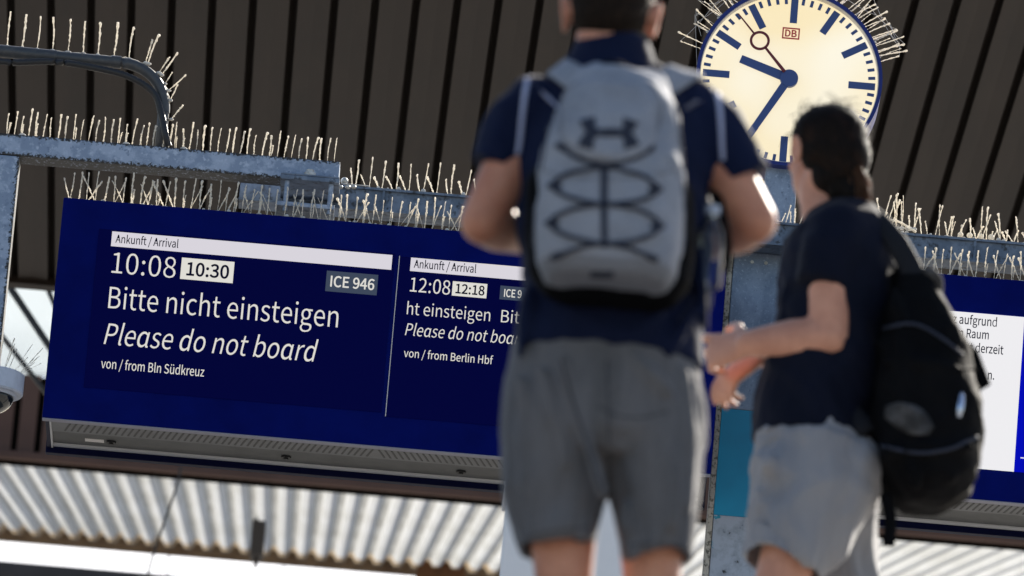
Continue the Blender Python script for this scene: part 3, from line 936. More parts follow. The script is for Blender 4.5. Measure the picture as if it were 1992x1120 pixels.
tt = spike_row('ragged bird spikes with cobweb fluff on the cross beam above the right board', (at(1800, 450, MY).x, MY, mt), sp,
               base=[(at(u, 460, MY).x, MY + .02, mt + .002) for u in range(1690, 2060, 46)])
b = B()
tube(b, spline([(at(1700, 440, MY).x, MY + .0, mt + .035), (at(1740, 440, MY).x, MY + .0, mt + .04), (at(1765, 440, MY).x, MY, mt + .022), (at(1782, 450, MY).x, MY, mt + .004)]), 0.004, 6)
obj('cable_tie', b, M['dust'], tt, smooth=True)
for u in (1868, 1886, 1908, 1928):
    q = at(u, 466, MY)
    b = B()
    ball(b, (q.x, MY + .01, mt + .012), random.uniform(.010, .018), 8, 6)
    obj('fluff', b, M['dust'], tt, smooth=True)
# grey round insulators at the arm's end
b = B()
q = at(668, 345, SY)
ball(b, q + Vector((0.004, 0.04, 0)), (0.013, 0.013, 0.013), 12, 8)
for u in (662, 677, 688):
    ball(b, at(u, 357, SY) + Vector((0, .04, 0)), (.010, .01, .007), 10, 6)
web(b, at(664, 357, SY), at(720, 362, SY), .0, r=.002)
tag(obj('pipe_clip', b, M['bolt'], smooth=True), 'cluster of small pale knobs at the end of the gantry arm', 'clip')

# column with teal band
CYc = MY + 0.13
col = thing('steel_column', ((colx0 + colx1) / 2, CYc, PLAT_Z), 'galvanised steel column with teal band, carrying clock and boards', 'column')
ctop = at(1450, 489, CYc).z
za, zb_ = at(1440, 797, CYc).z, at(1425, 1004, CYc).z
b = B()
box(b, (colx0 + .02, CYc, za + .001), (colx1, CYc + 0.14, ctop))
obj('shaft', b, M['galv_column'], col, bevel=0.004)
b = B()
box(b, (colx0 + .02, CYc + .001, zb_ + .001), (colx1 - .001, CYc + 0.139, za))
obj('teal_band', b, M['teal'], col)
b = B()
box(b, (colx0 + .021, CYc + .0015, PLAT_Z), (colx1 - .0015, CYc + 0.1385, zb_))
obj('lower_shaft', b, M['speckle'], col)
b = B()
box(b, (colx0, CYc - 0.006, PLAT_Z), (colx0 + .0185, CYc + .15, ctop - .001))
obj('edge_flange', b, M['edge_rust'], col, bevel=0.002)
b = B()
box(b, (colx0 - .01, CYc - .02, ctop + .001), (colx1 + .02, CYc + .17, ctop + .012))
obj('top_plate', b, M['galv_dull'], col, bevel=0.003)
b = B()
box(b, (colx0 + .04, CYc + .02, ctop + .0125), (colx1 - .02, CYc + .13, mt - .01))
obj('head_block', b, M['galv_column'], col, bevel=0.003)
b = B()
for (u, v) in ((1463, 510), (1490, 512), (1450, 720)):
    q = at(u, v, CYc)
    cyl(b, (q.x, CYc - .006, q.z), (q.x, CYc + .002, q.z), .006, 10)
obj('bolt', b, M['bolt'], col)

# ------------------------------------------------------------------ display boards
BY = 31.9
DEP = 0.43


def board(x0, x1, zt, zb, label):
    t = thing('departure_board', ((x0 + x1) / 2, BY, zb), label, 'display board', 'blue departure boards on the platform')
    b = B()
    box(b, (x0, BY, zb), (x1, BY + 0.035, zt))
    obj('front_panel', b, M['navy_paint'], t, bevel=0.003)
    b = B()
    box(b, (x0 + .004, BY + DEP - 0.035, zb - .013), (x1 - .004, BY + DEP, zt))
    obj('back_panel', b, M['navy_dark'], t, bevel=0.003)
    b = B()
    zi = zb + 0.015
    y0, ym, y1 = BY + 0.036, BY + 0.205, BY + DEP - 0.036
    xa, xb = x0 + .03, x1 - .03
    # casing: body, sloping vented strip at the front, flat strip behind, lip
    zv0, zv1, zt1 = zb + .008, zb + .011, zb + .030
    box(b, (xa, y0, zt1), (xb, y1, zt - .01), 0)
    hexa(b, [Vector((xa, y0, zv0)), Vector((xb, y0, zv0)), Vector((xb, ym, zv1)), Vector((xa, ym, zv1)),
             Vector((xa, y0, zt1 - .001)), Vector((xb, y0, zt1 - .001)), Vector((xb, ym, zt1 - .001)), Vector((xa, ym, zt1 - .001))], 3)
    box(b, (xa, ym + .004, zi), (xb, y1 - .03, zt1 - .001), 0)
    box(b, (xa, y1 - .029, zi - .006), (xb, y1 - .001, zt1 - .001), 2)
    n_ = int((xb - xa) / 0.0215)
    mid = (xa + xb) / 2
    zs = lambda y: zv0 + (zv1 - zv0) * (y - y0) / (ym - y0)
    for i in range(n_):
        x = xa + 0.06 + i * 0.0215
        if x > xb - .03:
            break
        sh = -0.019 if x < mid else 0.019
        ya, yc = y0 + .052, ym - .022
        v = [(x, ya), (x + .0062, ya), (x + .0062 + sh, yc), (x + sh, yc)]
        hexa(b, [Vector((p[0], p[1], zs(p[1]) - .0012)) for p in v] + [Vector((p[0], p[1], zs(p[1]) + .001)) for p in v], 1)
    x = xa + 0.03
    while x < xb - .05:
        box(b, (x, ym - .004, zi - .001), (x + .028, ym + .0035, zi + .01), 1)
        x += 0.205
    obj('casing', b, [M['under_grey'], M['black'], M['lip_grey'], M['vent_grey']], t)
    x = xa + 0.20
    while x < xb:
        b = B()
        cyl(b, (x, ym + .085, zi + .001), (x, ym + .085, zi - .006), .017, 18)
        cyl(b, (x, ym + .085, zi - .0062), (x, ym + .085, zi - .011), .008, 6)
        obj('bolt', b, M['black'], t)
        x += 0.60
    for xe in (x0 + .010, x1 - .022):
        b = B()
        box(b, (xe, BY + .036, zb + .001), (xe + .012, BY + DEP - .036, zt - .002))
        obj('end_plate', b, M['navy_dark'], t, bevel=0.002)
    b = B()
    box(b, (xa - .007, BY + .036, zb + .004), (xa - .001, BY + DEP - .037, zt - .02))
    obj('inner_plate', b, M['lip_grey'], t)
    b = B()
    box(b, (x0 + .001, BY + .002, zb - .0035), (x1 - .001, BY + .034, zb - .0005))
    obj('bottom_trim', b, M['trim_lavender'], t)
    b = B()
    box(b, (xa + .11, ym + .07, zi - .0015), (xa + .175, ym + .105, zi + .0005))
    obj('rating_label', b, M['hairline'], t)
    return t


bl = at(83, 812, BY)
tl = at(122.5, 382.5, BY)
brr = at(1383, 921, BY)
bx0, bx1 = (bl.x + tl.x) / 2, brr.x
bzt, bzb = (tl.z + at(899, 450, BY).z) / 2, (bl.z + brr.z) / 2
LB = board(bx0, bx1, bzt, bzb, 'large blue arrivals board showing 10:08 and 12:08, hanging left of the column')
F = Face(BY)
scr1 = F.rect('left_screen', (193, 445), (741, 802), M['screen'], LB, .003)
scr1.name = 'screen'
scr2 = F.rect('screen', (778, 499), (1318, 858), M['screen'], LB, .003)
F.rect('heading_bar', (218.5, 450.5), (761, 525.3), M['bar_white'], scr1, .0055)
F.text('heading_text', 'Ankunft / Arrival', (224.3, 473.7), (346.8, 482.2), 15.6, M['text_navy'], scr1, .0075, bold=.012)
F.text('time_text', '10:08', (216.5, 532), (340.5, 541), 40.5, M['text_white'], scr1, .0055, bold=-.008)
F.rect('delay_box', (354, 501.5), (452.5, 551.4), M['box_white'], scr1, .0055)
F.text('delay_text', '10:30', (362, 535.8), (444.5, 543), 25, M['text_navy'], scr1, .0075, bold=.03)
F.rect('train_number_box', (636, 527), (732.5, 575), M['box_grey'], scr1, .0055)
F.text('train_number_text', 'ICE 946', (642, 558), (727.5, 565), 20.5, M['text_white'], scr1, .0075, bold=.024)
F.text('message_text', 'Bitte nicht einsteigen', (210, 599.5), (656.6, 638), 42, M['text_white'], scr1, .0055, bold=-.005)
F.text('message_text', 'Ple\u0251se do not bo\u0251rd', (201.5, 669.5), (616, 705), 41, M['text_white'], scr1, .0055, bold=-.005, shear=.20)
F.text('origin_text', 'von / from Bln S\u00fcdkreuz', (196, 716.5), (396.6, 733), 18, M['text_white'], scr1, .0055, bold=.004)
(hx, hz0), (_, hz1) = F.p(776.5, 498), F.p(750, 810)
b = B()
box(b, (F.p(763.5, 655)[0] - .0012, BY - .004, hz1), (F.p(763.5, 655)[0] + .0012, BY - .0005, hz0))
obj('divider_strip', b, M['hairline'], LB)
F.rect('heading_bar', (799.6, 501.5), (1312, 571), M['bar_white'], scr2, .0055)
F.text('heading_text', 'Ankunft / Arrival', (804.7, 521.5), (926, 532), 15.6, M['text_navy'], scr2, .0075, bold=.012)
F.text('time_text', '12:08', (797, 568), (874.8, 573.5), 27.5, M['text_white'], scr2, .0055, bold=-.002)
F.rect('delay_box', (881, 547.5), (945.8, 580.8), M['box_white'], scr2, .0055)
F.text('delay_text', '12:18', (885.5, 571), (942, 575.6), 18, M['text_navy'], scr2, .0075, bold=.03)
F.rect('train_number_box', (973.6, 556), (1038, 588), M['box_grey'], scr2, .0055)
F.text('train_number_text', 'ICE 9', (980, 578), (1014, 580.5), 14.6, M['text_white'], scr2, .0075, bold=.024)
F.text('message_text', 'ht einsteigen', (791, 611.5), (952.8, 626), 24, M['text_white'], scr2, .0055, bold=-.005)
F.text('message_text', 'Bitte nic', (974, 628), (1086, 636), 24, M['text_white'], scr2, .0055, bold=-.005)
F.text('message_text', 'Ple\u0251se do not bo\u0251rd', (787.4, 653), (1025, 672), 23.5, M['text_white'], scr2, .0055, bold=-.005, shear=.20)
F.text('origin_text', 'von / from Berlin Hbf', (785, 695), (958.3, 709), 15.5, M['text_white'], scr2, .0055, bold=.004)


def board_spikes(label, u0, u1, vfun, zt, skip=None):
    sp = []
    u = u0
    k = 0
    while u < u1:
        f = at(u, vfun(u), BY + 0.03)
        f.z = zt + .002
        h = .105 + random.uniform(-.012, .012)
        sp.append((f, f + Vector((random.uniform(-.004, .01), random.uniform(-.01, .01), h))))
        if k % 3 != 1:
            f2 = f + Vector((random.uniform(-.004, .004), .012, 0))
            s2 = random.choice((-1, 1)) * random.uniform(.025, .05)
            sp.append((f2, f2 + Vector((s2, .02, h * random.uniform(.85, 1.0)))))
        else:
            f2 = f + Vector((.004, -.01, 0))
            sp.append((f2, f2 + Vector((.003, -.01, h * .45))))
        u += random.uniform(14.5, 18.5)
        k += 1
    a_, c_ = sp[0][0], sp[-1][0]
    return spike_row(label, (sp[len(sp) // 2][0].x, BY + .03, zt), sp[:100],
                     base=[a_.lerp(c_, i / 24) + Vector((0, .004, -.001)) for i in range(25)])


board_spikes('dense crossing bird spikes along the top of the 10:08 arrivals board', 136, 1060, lambda u: 383 + .0849 * (u - 122), bzt)
rows2 = board_spikes('crossing bird spikes on the left board top, right of the man with grey pack', 1330, 1395, lambda u: 383 + .0849 * (u - 122), bzt)

# right board
rt = at(1900, 538, BY).z
rb = at(1940, 974, BY).z
rx0, rx1 = at(1560, 800, BY).x, at(2700, 900, BY).x
RB = board(rx0, rx1, rt, rb, 'blue notice board with white text page, behind the black backpack on the right')
scr3 = F.rect('screen', (1666, 589), (2330, 948), M['screen_blue'], RB, .003)
F.rect('text_page', (1668, 590), (1972, 918), M['page_white'], scr3, .0055)
F.text('notice_text', 'tz aufgrund', (1846, 629), (1938.5, 636), 17, M['page_text'], scr3, .0075, bold=.016)
F.text('notice_text', 'm Raum', (1860, 656), (1922.8, 661), 17, M['page_text'], scr3, .0075, bold=.016)
F.text('notice_text', 't derzeit', (1886, 685.5), (1951.2, 690), 17, M['page_text'], scr3, .0075, bold=.016)
F.text('notice_text', 'n.', (1921, 738.5), (1933.5, 739.5), 17, M['page_text'], scr3, .0075, bold=.016)
F.rect('rule_line', (1985, 890), (2200, 910), M['page_white'], scr3, .0055)
board_spikes('dense crossing bird spikes along the top of the right notice board', 1795, 2040, lambda u: 530 + .0849 * (u - 1800), rt)

# ------------------------------------------------------------------ clock
KY = SY + 0.28
CC = at(1535, 153, KY)
KS = (at(1635, 153, KY) - at(1535, 153, KY)).length / 100.0     # metres per photo pixel at the clock
R = 181 * KS
ck = thing('station_clock', (CC.x, KY, CC.z - R), 'large round lit station clock with blue rim and red second hand', 'clock')
b = B()
disc_ring(b, CC, R - .012, R, -.025, .17)
obj('rim', b, M['clock_rim'], ck, auto=40)
b = B()
disc_ring(b, CC, R - .0150, R - .0125, -.020, .015)
obj('rim_highlight', b, M['hairline'], ck, auto=40)  # pale ring paints the thin highlight along the rim's inner edge
b = B()
cyl(b, CC + Vector((0, .012, 0)), CC + Vector((0, .04, 0)), R - .0128, 96)
dial = obj('dial', b, M['dial'], ck, auto=40)
b = B()
cyl(b, CC + Vector((0, .15, 0)), CC + Vector((0, .165, 0)), R - .0128, 64)
obj('back_cover', b, M['clock_rim'], ck)


def radial_bar(bm, ang, r0, r1, w0, w1, y0, y1):
    a = math.radians(ang)
    e = Vector((math.sin(a), 0, math.cos(a)))
    s = Vector((math.cos(a), 0, -math.sin(a)))
    P = []
    for y in (y0, y1):
        P += [CC + e * r0 - s * w0 / 2 + Vector((0, y, 0)), CC + e * r0 + s * w0 / 2 + Vector((0, y, 0)),
              CC + e * r1 + s * w1 / 2 + Vector((0, y, 0)), CC + e * r1 - s * w1 / 2 + Vector((0, y, 0))]
    hexa(bm, P)


for h_ in range(12):
    b = B()
    radial_bar(b, h_ * 30, 116 * KS, 168 * KS, 14 * KS, 14 * KS, .009, .0115)
    obj('hour_mark', b, M['clock_mark'], dial)
for m_ in range(60):
    if m_ % 5:
        b = B()
        radial_bar(b, m_ * 6, 154.5 * KS, 168 * KS, 6 * KS, 6 * KS, .009, .0115)
        obj('minute_mark', b, M['clock_mark'], dial)
b = B()
radial_bar(b, 288.4, -10 * KS, 102 * KS, 19 * KS, 16 * KS, -.004, .002)
obj('hour_hand', b, M['clock_mark'], ck, bevel=.001)
b = B()
radial_bar(b, 209.4, -10 * KS, 160 * KS, 16 * KS, 12.5 * KS, -.009, -.005)
obj('minute_hand', b, M['clock_mark'], ck, bevel=.001)
b = B()
cyl(b, CC + Vector((0, -.011, 0)), CC + Vector((0, .0085, 0)), 17.5 * KS, 32)
obj('hub', b, M['clock_mark'], ck, bevel=.001)
b = B()
radial_bar(b, 318.2, 15 * KS, 76 * KS, 6.5 * KS, 4.5 * KS, -.016, -.0125)
radial_bar(b, 318.2, 112 * KS, 163 * KS, 3.6 * KS, 2.2 * KS, -.016, -.0125)
sa = math.radians(318.2)
disc_ring(b, CC + Vector((math.sin(sa), 0, math.cos(sa))) * 94 * KS, 14.6 * KS, 19.6 * KS, -.016, -.0125, 40)
obj('second_hand', b, M['clock_red'], ck)
# printed company mark: a red framed plate
lw, lh = 17 * KS, 11.6 * KS
lc = at(1539, 63, KY)
b = B()
for (xa, za, xb, zb2) in ((-lw, lh - 2.7 * KS, lw, lh), (-lw, -lh, lw, -lh + 2.7 * KS), (-lw, -lh + 2.7 * KS, -lw + 2.7 * KS, lh - 2.7 * KS), (lw - 2.7 * KS, -lh + 2.7 * KS, lw, lh - 2.7 * KS)):
    box(b, (lc.x + xa, KY + .0095, lc.z + za), (lc.x + xb, KY + .0115, lc.z + zb2))
logo = obj('logo_frame', b, M['logo_red'], dial)
me = text_mesh('DB', bold=.045, fit=23 * KS, cap=13.5 * KS)
me.transform(Matrix.Translation((lc.x - 11.5 * KS, KY + .0093, lc.z - 6.8 * KS)))
obj('logo_letters', me, M['logo_red'], dial)
b = B()
nb = CC.z - R + .004
box(b, (CC.x - 31 * KS, KY + .02, mt + .001), (CC.x + 31 * KS, KY + .12, nb + .02))
obj('neck', b, M['galv_column'], ck, bevel=.004)
b = B()
box(b, (CC.x - 60 * KS, KY - .02, mt + .0005), (CC.x + 50 * KS, KY + .14, mt + .013))
obj('foot_plate', b, M['galv_dull'], ck, bevel=.003)
# spikes round the rim
for (lab, a0, a1, n_, side) in (('bird spikes fanned around the upper left rim of the clock', 292, 352, 26, -1),
                                ('bird spikes fanned around the upper right rim of the clock', 12, 70, 34, 1)):
    sp = []
    for i in range(n_):
        a = math.radians(a0 + (a1 - a0) * (i + random.uniform(-.3, .3)) / (n_ - 1))
        e = Vector((math.sin(a), 0, math.cos(a)))
        f = CC + e * (R + .001) + Vector((0, random.choice((.01, .06, .12)), 0))
        dv = (e + Vector((side * random.uniform(.0, .55), random.uniform(-.15, .15), random.uniform(-.1, .25)))).normalized()
        sp.append((f, f + dv * random.uniform(.06, .125)))
    t_ = spike_row(lab, CC + Vector((side * R * .7, .05, R * .7)), sp, base=None, clip=True, thick=.85)
    for i in range(10):
        p, q = random.choice(sp), random.choice(sp)
        if .01 < (p[1] - q[1]).length < .25:
            b = B()
            web(b, p[1], q[1], random.uniform(.0, .02))
            obj('cobweb', b, M['web'], t_)
    if side < 0:
        q = at(1352, 28, KY)
        for e in (at(1356, 130, KY), at(1364, 70, KY), sp[3][1]):
            b = B()
            web(b, q, e, .0)
            obj('cobweb', b, M['web'], t_)

# ------------------------------------------------------------------ conduit with hose
PY = SY + 0.07
cd = thing('cable_conduit', at(317, 278, PY), 'bent grey cable conduit rising from the gantry arm at upper left', 'conduit')
path = spline([at(-60, 93, PY), at(0, 99, PY), at(110, 110, PY), at(205, 119, PY), at(250, 124, PY), at(286, 140, PY), at(310, 168, PY), at(318, 203, PY), at(316, 240, PY)], 5)
path.append(Vector((path[-1].x + .0, PY, arm_t - .0)))
b = B()
tube(b, path, 0.0195, 14)
pipe = obj('pipe', b, M['conduit'], cd, smooth=True)
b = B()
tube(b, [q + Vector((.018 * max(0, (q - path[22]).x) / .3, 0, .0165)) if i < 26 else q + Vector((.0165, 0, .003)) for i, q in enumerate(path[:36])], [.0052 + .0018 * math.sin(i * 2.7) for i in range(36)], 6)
obj('sunlit_dust_rim', b, M['dust'], pipe, smooth=True)  # pale dusty tube painting in the sunlit top edge of the pipe
for ia, ib in ((5, 11), (16, 19), (35, 38)):
    b = B()
    tube(b, path[ia:ib], 0.0222, 14)
    obj('sleeve', b, M['conduit'], pipe, auto=40)
hp = spline([at(-60, 113, PY - .05), at(20, 121, PY - .05), at(105, 120, PY - .04), at(180, 131, PY - .03), at(250, 149, PY - .025), at(298, 180, PY - .025), at(314, 222, PY - .03), at(322, 262, PY - .04), at(328, 284, PY - .03)], 14)
b = B()
tube(b, hp, [0.011 + (0.0016 if i % 2 else 0) for i in range(len(hp))], 8)
obj('flexible_hose', b, M['hose'], cd, smooth=True)
sp = []
for u, v0, u1, v1 in ((14, 90, 21, 22), (43, 93, 51, 28), (72, 96, 79, 31), (102, 98, 104, 33), (132, 101, 137, 36), (162, 104, 166, 41), (190, 107, 195, 43), (221, 110, 229, 43), (251, 114, 260, 52), (283, 122, 296, 76), (288, 124, 309, 66),
                      (309, 142, 330, 110), (314, 146, 346, 102), (321, 163, 336, 140), (327, 176, 362, 145), (330, 195, 346, 164), (333, 232, 356, 204)):
    sp.append((at(u, v0, PY), at(u1, v1, PY + random.uniform(-.02, .02))))
spike_row('long widely spaced bird spikes along the bent cable conduit', at(150, 105, PY), sp, base=None, clip=True, thick=1.15)

# ------------------------------------------------------------------ surveillance camera
VY = SY - 0.12
vc = at(-13, 728, VY)
rr = 0.107
dc = thing('dome_camera', vc, 'pale round dome camera with smoked glass at the left edge', 'camera')
b = B()
hh = 0.064
tube(b, [vc + Vector((0, 0, .004)), vc, vc + Vector((0, 0, -hh)), vc + Vector((0, 0, -hh - .006))], [rr - .006, rr, rr, rr - .005], 40)
obj('housing', b, M['camera_white'], dc, auto=35)
b = B()
tube(b, [vc + Vector((0, 0, -hh - .005)), vc + Vector((0, 0, -hh - .014))], [rr * .80, rr * .76], 40)
obj('dome_ring', b, M['camera_white'], dc, auto=35)
b = B()
rows_ = []
for k in range(11):
    a = PI / 2 * k / 10 * .985
    rows_.append((vc + Vector((0, 0, -hh - .012 - math.sin(a) * .062)), rr * .72 * math.cos(a)))
tube(b, [p for p, _ in rows_], [r_ for _, r_ in rows_], 36)
obj('dome', b, M['dome'], dc, smooth=True)
b = B()
box(b, (vc.x - .03, VY - .03, vc.z + .003), (vc.x + .02, VY + .11, vc.z + .035))
obj('mount', b, M['galv_dull'], dc)
sp = []
for i in range(20):
    a = random.uniform(-1.2, 1.9)
    e = Vector((math.sin(a), -math.cos(a) * .6, 0))
    f = vc + e * rr * .82 + Vector((0, 0, .004))
    sp.append((f, f + (e * random.uniform(.2, 1.0) + Vector((0, 0, random.uniform(.45, 1.0)))).normalized() * random.uniform(.07, .13)))
spike_row('thin bird spikes bristling on top of the dome camera', vc + Vector((.03, 0, .01)), sp, thick=.5, base=None)

# light grey cabinet behind the man's legs
GY = 27.0
a, c = at(986, 950, GY), at(1285, 1110, GY)
cab = thing('platform_cabinet', ((a.x + c.x) / 2, GY, PLAT_Z), 'pale grey metal cabinet glimpsed between the legs of the man', 'cabinet')
b = B()
box(b, (a.x, GY, PLAT_Z), (c.x, GY + .25, a.z))
obj('body', b, M['cabinet'], cab, bevel=.008)
b = B()
box(b, (a.x - .01, GY - .012, a.z + .001), (c.x + .01, GY + .26, a.z + .02))
obj('top_cap', b, M['cabinet'], cab, bevel=.004)

# ------------------------------------------------------------------ people
def ridged(p):
    return 1.0 - abs(mnoise.noise(p)) * 2.0


def crease(me, amp, freq, seed=0.0, lo=None):
    """push cloth in and out along soft ridges; freq per metre along x, y, z"""
    me.update()
    nn = [v.normal.copy() for v in me.vertices]
    for v, q in zip(me.vertices, nn):
        c = v.co
        wob = mnoise.noise(c * 5.0 + Vector((seed, 0, 3.1))) * 0.8
        p = Vector((c.x * freq[0] + wob + seed, c.y * freq[1] + wob * .6, c.z * freq[2] + c.x * freq[3] + seed * .7))
        h = ridged(p) * .7 + ridged(p * 2.1 + Vector((5, 3, 1))) * .3
        gate = min(1.0, max(0.0, mnoise.noise(c * 3.2 + Vector((seed + 9, 2, 0))) * 1.4 + .55))
        v.co = c + q * amp * (h - .55) * gate


def blob(name, bm, mats, parent, voxel=0.007, it=5, fac=0.5, cutter=None, folds=None):
    """fuse overlapping closed shells into one continuous surface"""
    me = bpy.data.meshes.new('tmp')
    bmesh.ops.recalc_face_normals(bm, faces=bm.faces)
    bm.to_mesh(me)
    bm.free()
    o = bpy.data.objects.new('tmp', me)
    COL.objects.link(o)
    r = o.modifiers.new('r', 'REMESH')
    r.mode = 'VOXEL'
    r.voxel_size = voxel
    s = o.modifiers.new('s', 'SMOOTH')
    s.iterations = it
    s.factor = fac
    c = None
    if cutter is not None:
        cm = bpy.data.meshes.new('cut')
        bmesh.ops.recalc_face_normals(cutter, faces=cutter.faces)
        cutter.to_mesh(cm)
        cutter.free()
        c = bpy.data.objects.new('cut', cm)
        COL.objects.link(c)
        q = o.modifiers.new('b', 'BOOLEAN')
        q.operation = 'DIFFERENCE'
        q.object = c
        q.solver = 'EXACT'
    dg = bpy.context.evaluated_depsgraph_get()
    out = bpy.data.meshes.new_from_object(o.evaluated_get(dg))
    out.materials.clear()
    bpy.data.objects.remove(o)
    bpy.data.meshes.remove(me)
    if c:
        bpy.data.objects.remove(c)
    for fo_ in (folds or ()):
        crease(out, *fo_)
    ob = obj(name, out, mats, parent, auto=60)
    return ob


def frame(f, up=Vector((0, 0, 1))):
    f = f.normalized()
    r_ = f.cross(up).normalized()
    u_ = r_.cross(f).normalized()
    return r_, f, u_, Matrix((r_, f, u_)).transposed()


def head(bm, c, f, up=Vector((0, 0, 1)), k=1.0):
    r_, f, u_, rot = frame(f, up)
    P = lambda x, y, z: c + (r_ * x + f * y + u_ * z) * k
    S = lambda *a: tuple(q * k for q in a)
    ball(bm, P(0, -.018, .030), S(.076, .094, .088), 24, 16, rot)
    ball(bm, P(0, .030, -.030), S(.062, .066, .084), 20, 14, rot)
    ball(bm, P(0, .052, -.088), S(.034, .032, .030), 14, 10, rot)
    ball(bm, P(0, -.03, -.045), S(.060, .055, .060), 16, 12, rot)
    tube(bm, [P(0, .088, .022), P(0, .106, -.012), P(0, .113, -.026)], [.008 * k, .012 * k, .014 * k], 10, r_, True)
    for s in (-1, 1):
        ball(bm, P(s * .032, .074, .034), S(.026, .018, .010), 10, 8, rot)
        ball(bm, P(s * .042, .056, -.018), S(.024, .024, .02), 10, 8, rot)
        # ear: a rim round a hollow
        e = [P(s * .077, -.006 + .018 * math.cos(a), .002 + .031 * math.sin(a)) + r_ * s * (.010 + .005 * math.sin(a)) * k - f * (.008 * k) for a in [2 * PI * j / 10 for j in range(11)]]
        tube(bm, e, .0062 * k, 8)
        ball(bm, P(s * .079, -.010, .0), S(.006, .017, .028), 10, 8, rot)
    for z, w in ((-.056, .024), (-.066, .021)):
        ball(bm, P(0, .089, z), S(w, .011, .006), 12, 8, rot)


def eyes(c, f, parent, k=1.0):
    r_, f, u_, rot = frame(f)
    for s in (-1, 1):
        b = B()
        ball(b, c + (r_ * s * .032 + f * .081 + u_ * .016) * k, .0125 * k, 12, 8)
        obj('eye', b, M['eye'], parent, smooth=True)


def hand(bm, w, d, n_, thumb, curl, k=1.0, spread=0.06):
    """w wrist, d pointing direction, n_ out of the palm; thumb = +-1 picks the side (along d x n)"""
    d = d.normalized()
    n_ = (n_ - d * n_.dot(d)).normalized()
    s = d.cross(n_)
    tube(bm, [w - d * .01 * k, w + d * .025 * k, w + d * .06 * k, w + d * .092 * k], [(.024 * k, .018 * k), (.034 * k, .017 * k), (.040 * k, .0155 * k), (.038 * k, .012 * k)], 14, s, True)
    for i, (off, L) in enumerate(((.030, .070), (.0105, .079), (-.0105, .073), (-.030, .057))):
        p = w + (d * .088 + s * thumb * off) * k
        a = 0.0
        pts = [p - d * .02 * k, p]
        for j, fr in enumerate((.45, .31, .24)):
            a += math.radians(curl[i]) * (1.0, 1.25, .8)[j]
            dd = (d * math.cos(a) + n_ * math.sin(a) + s * thumb * off * spread * 20 * math.cos(a)).normalized()
            pts.append(pts[-1] + dd * L * fr * k)
        tube(bm, pts, [.0092 * k, .0096 * k, .0088 * k, .0080 * k, .0068 * k], 10, s, True)
    b0 = w + (d * .022 + s * thumb * .028 + n_ * .006) * k
    d1 = (d * .62 + s * thumb * .62 + n_ * .35).normalized()
    d2 = (d * .86 + s * thumb * .28 + n_ * .38).normalized()
    d3 = (d * .95 + s * thumb * .02 + n_ * .32).normalized()
    p1 = b0 + d1 * .044 * k
    p2 = p1 + d2 * .034 * k
    tube(bm, [b0, p1, p2, p2 + d3 * .026 * k], [.0145 * k, .0105 * k, .0098 * k, .0078 * k], 10, s, True)


def shoe(parent, ankle, f, z):
    b = B()
    r_, f, u_, rot = frame(f)
    a = Vector((ankle.x, ankle.y, z))
    tube(b, [a - f * .07 + u_ * .04, a + f * .02 + u_ * .042, a + f * .12 + u_ * .030, a + f * .185 + u_ * .024], [(.036, .040), (.042, .044), (.046, .032), (.034, .022)], 16, r_, True)
    tube(b, [a + u_ * .05, a + u_ * .10], [(.040, .046), (.038, .044)], 16, r_)
    blob('shoe', b, M['shoe'], parent, .006, 3)


class Decal:
    """lays strips and cords on the surface of a mesh as seen from the front"""
    def __init__(self, ob):
        me = ob.data
        off = OFF[ob]
        self.t = BVHTree.FromPolygons([v.co + off for v in me.vertices], [list(p.vertices) for p in me.polygons])

    def hit(self, u, v):
        d = (at(u, v, 20.0) - CAM).normalized()
        h, nn, _, _ = self.t.ray_cast(CAM, d)
        if h is None:
            h, nn, _, _ = self.t.find_nearest(at(u, v, 17.4))
        if nn.dot(d) > 0:
            nn = -nn
        return h, nn

    def strip(self, path, widths, off=0.002, cross=4, bulge=0.0, th=0.002, k=5):
        P = spline([(u, v, 0) for u, v in path], k)
        W = spline([(w, 0, 0) for w in widths], k)
        bm = B()
        top, bot = [], []
        for i, p in enumerate(P):
            t = (P[min(i + 1, len(P) - 1)] - P[max(i - 1, 0)]).normalized()
            nx = Vector((-t.y, t.x, 0))
            ra, rb_ = [], []
            for j in range(cross + 1):
                s = -1 + 2 * j / cross
                q = p + nx * s * W[i].x / 2
                h, nn = self.hit(q.x, q.y)
                e = min(1.0, min(i, len(P) - 1 - i) / 3.0)
                o_ = off + bulge * math.sqrt(max(0, 1 - s * s)) * math.sqrt(e)
                ra.append(bm.verts.new(h + nn * o_))
                rb_.append(bm.verts.new(h - nn * .004))
            top.append(ra)
            bot.append(rb_)
        for i in range(len(P) - 1):
            for j in range(cross):
                bm.faces.new((top[i][j], top[i][j + 1], top[i + 1][j + 1], top[i + 1][j]))
                bm.faces.new((bot[i][j], bot[i + 1][j], bot[i + 1][j + 1], bot[i][j + 1]))
            bm.faces.new((top[i][0], top[i + 1][0], bot[i + 1][0], bot[i][0]))
            bm.faces.new((top[i][cross], bot[i][cross], bot[i + 1][cross], top[i + 1][cross]))
        for a, c in ((top[0], bot[0]), (top[-1], bot[-1])):
            for j in range(cross):
                bm.faces.new((a[j], c[j], c[j + 1], a[j + 1]))
        bmesh.ops.recalc_face_normals(bm, faces=bm.faces)
        return bm

    def cordage(self, bm, path, r, off, k=6):
        pts = []
        for p in spline([(u, v, 0) for u, v in path], k):
            h, nn = self.hit(p.x, p.y)
            pts.append(h + nn * off)
        tube(bm, pts, r, 8)


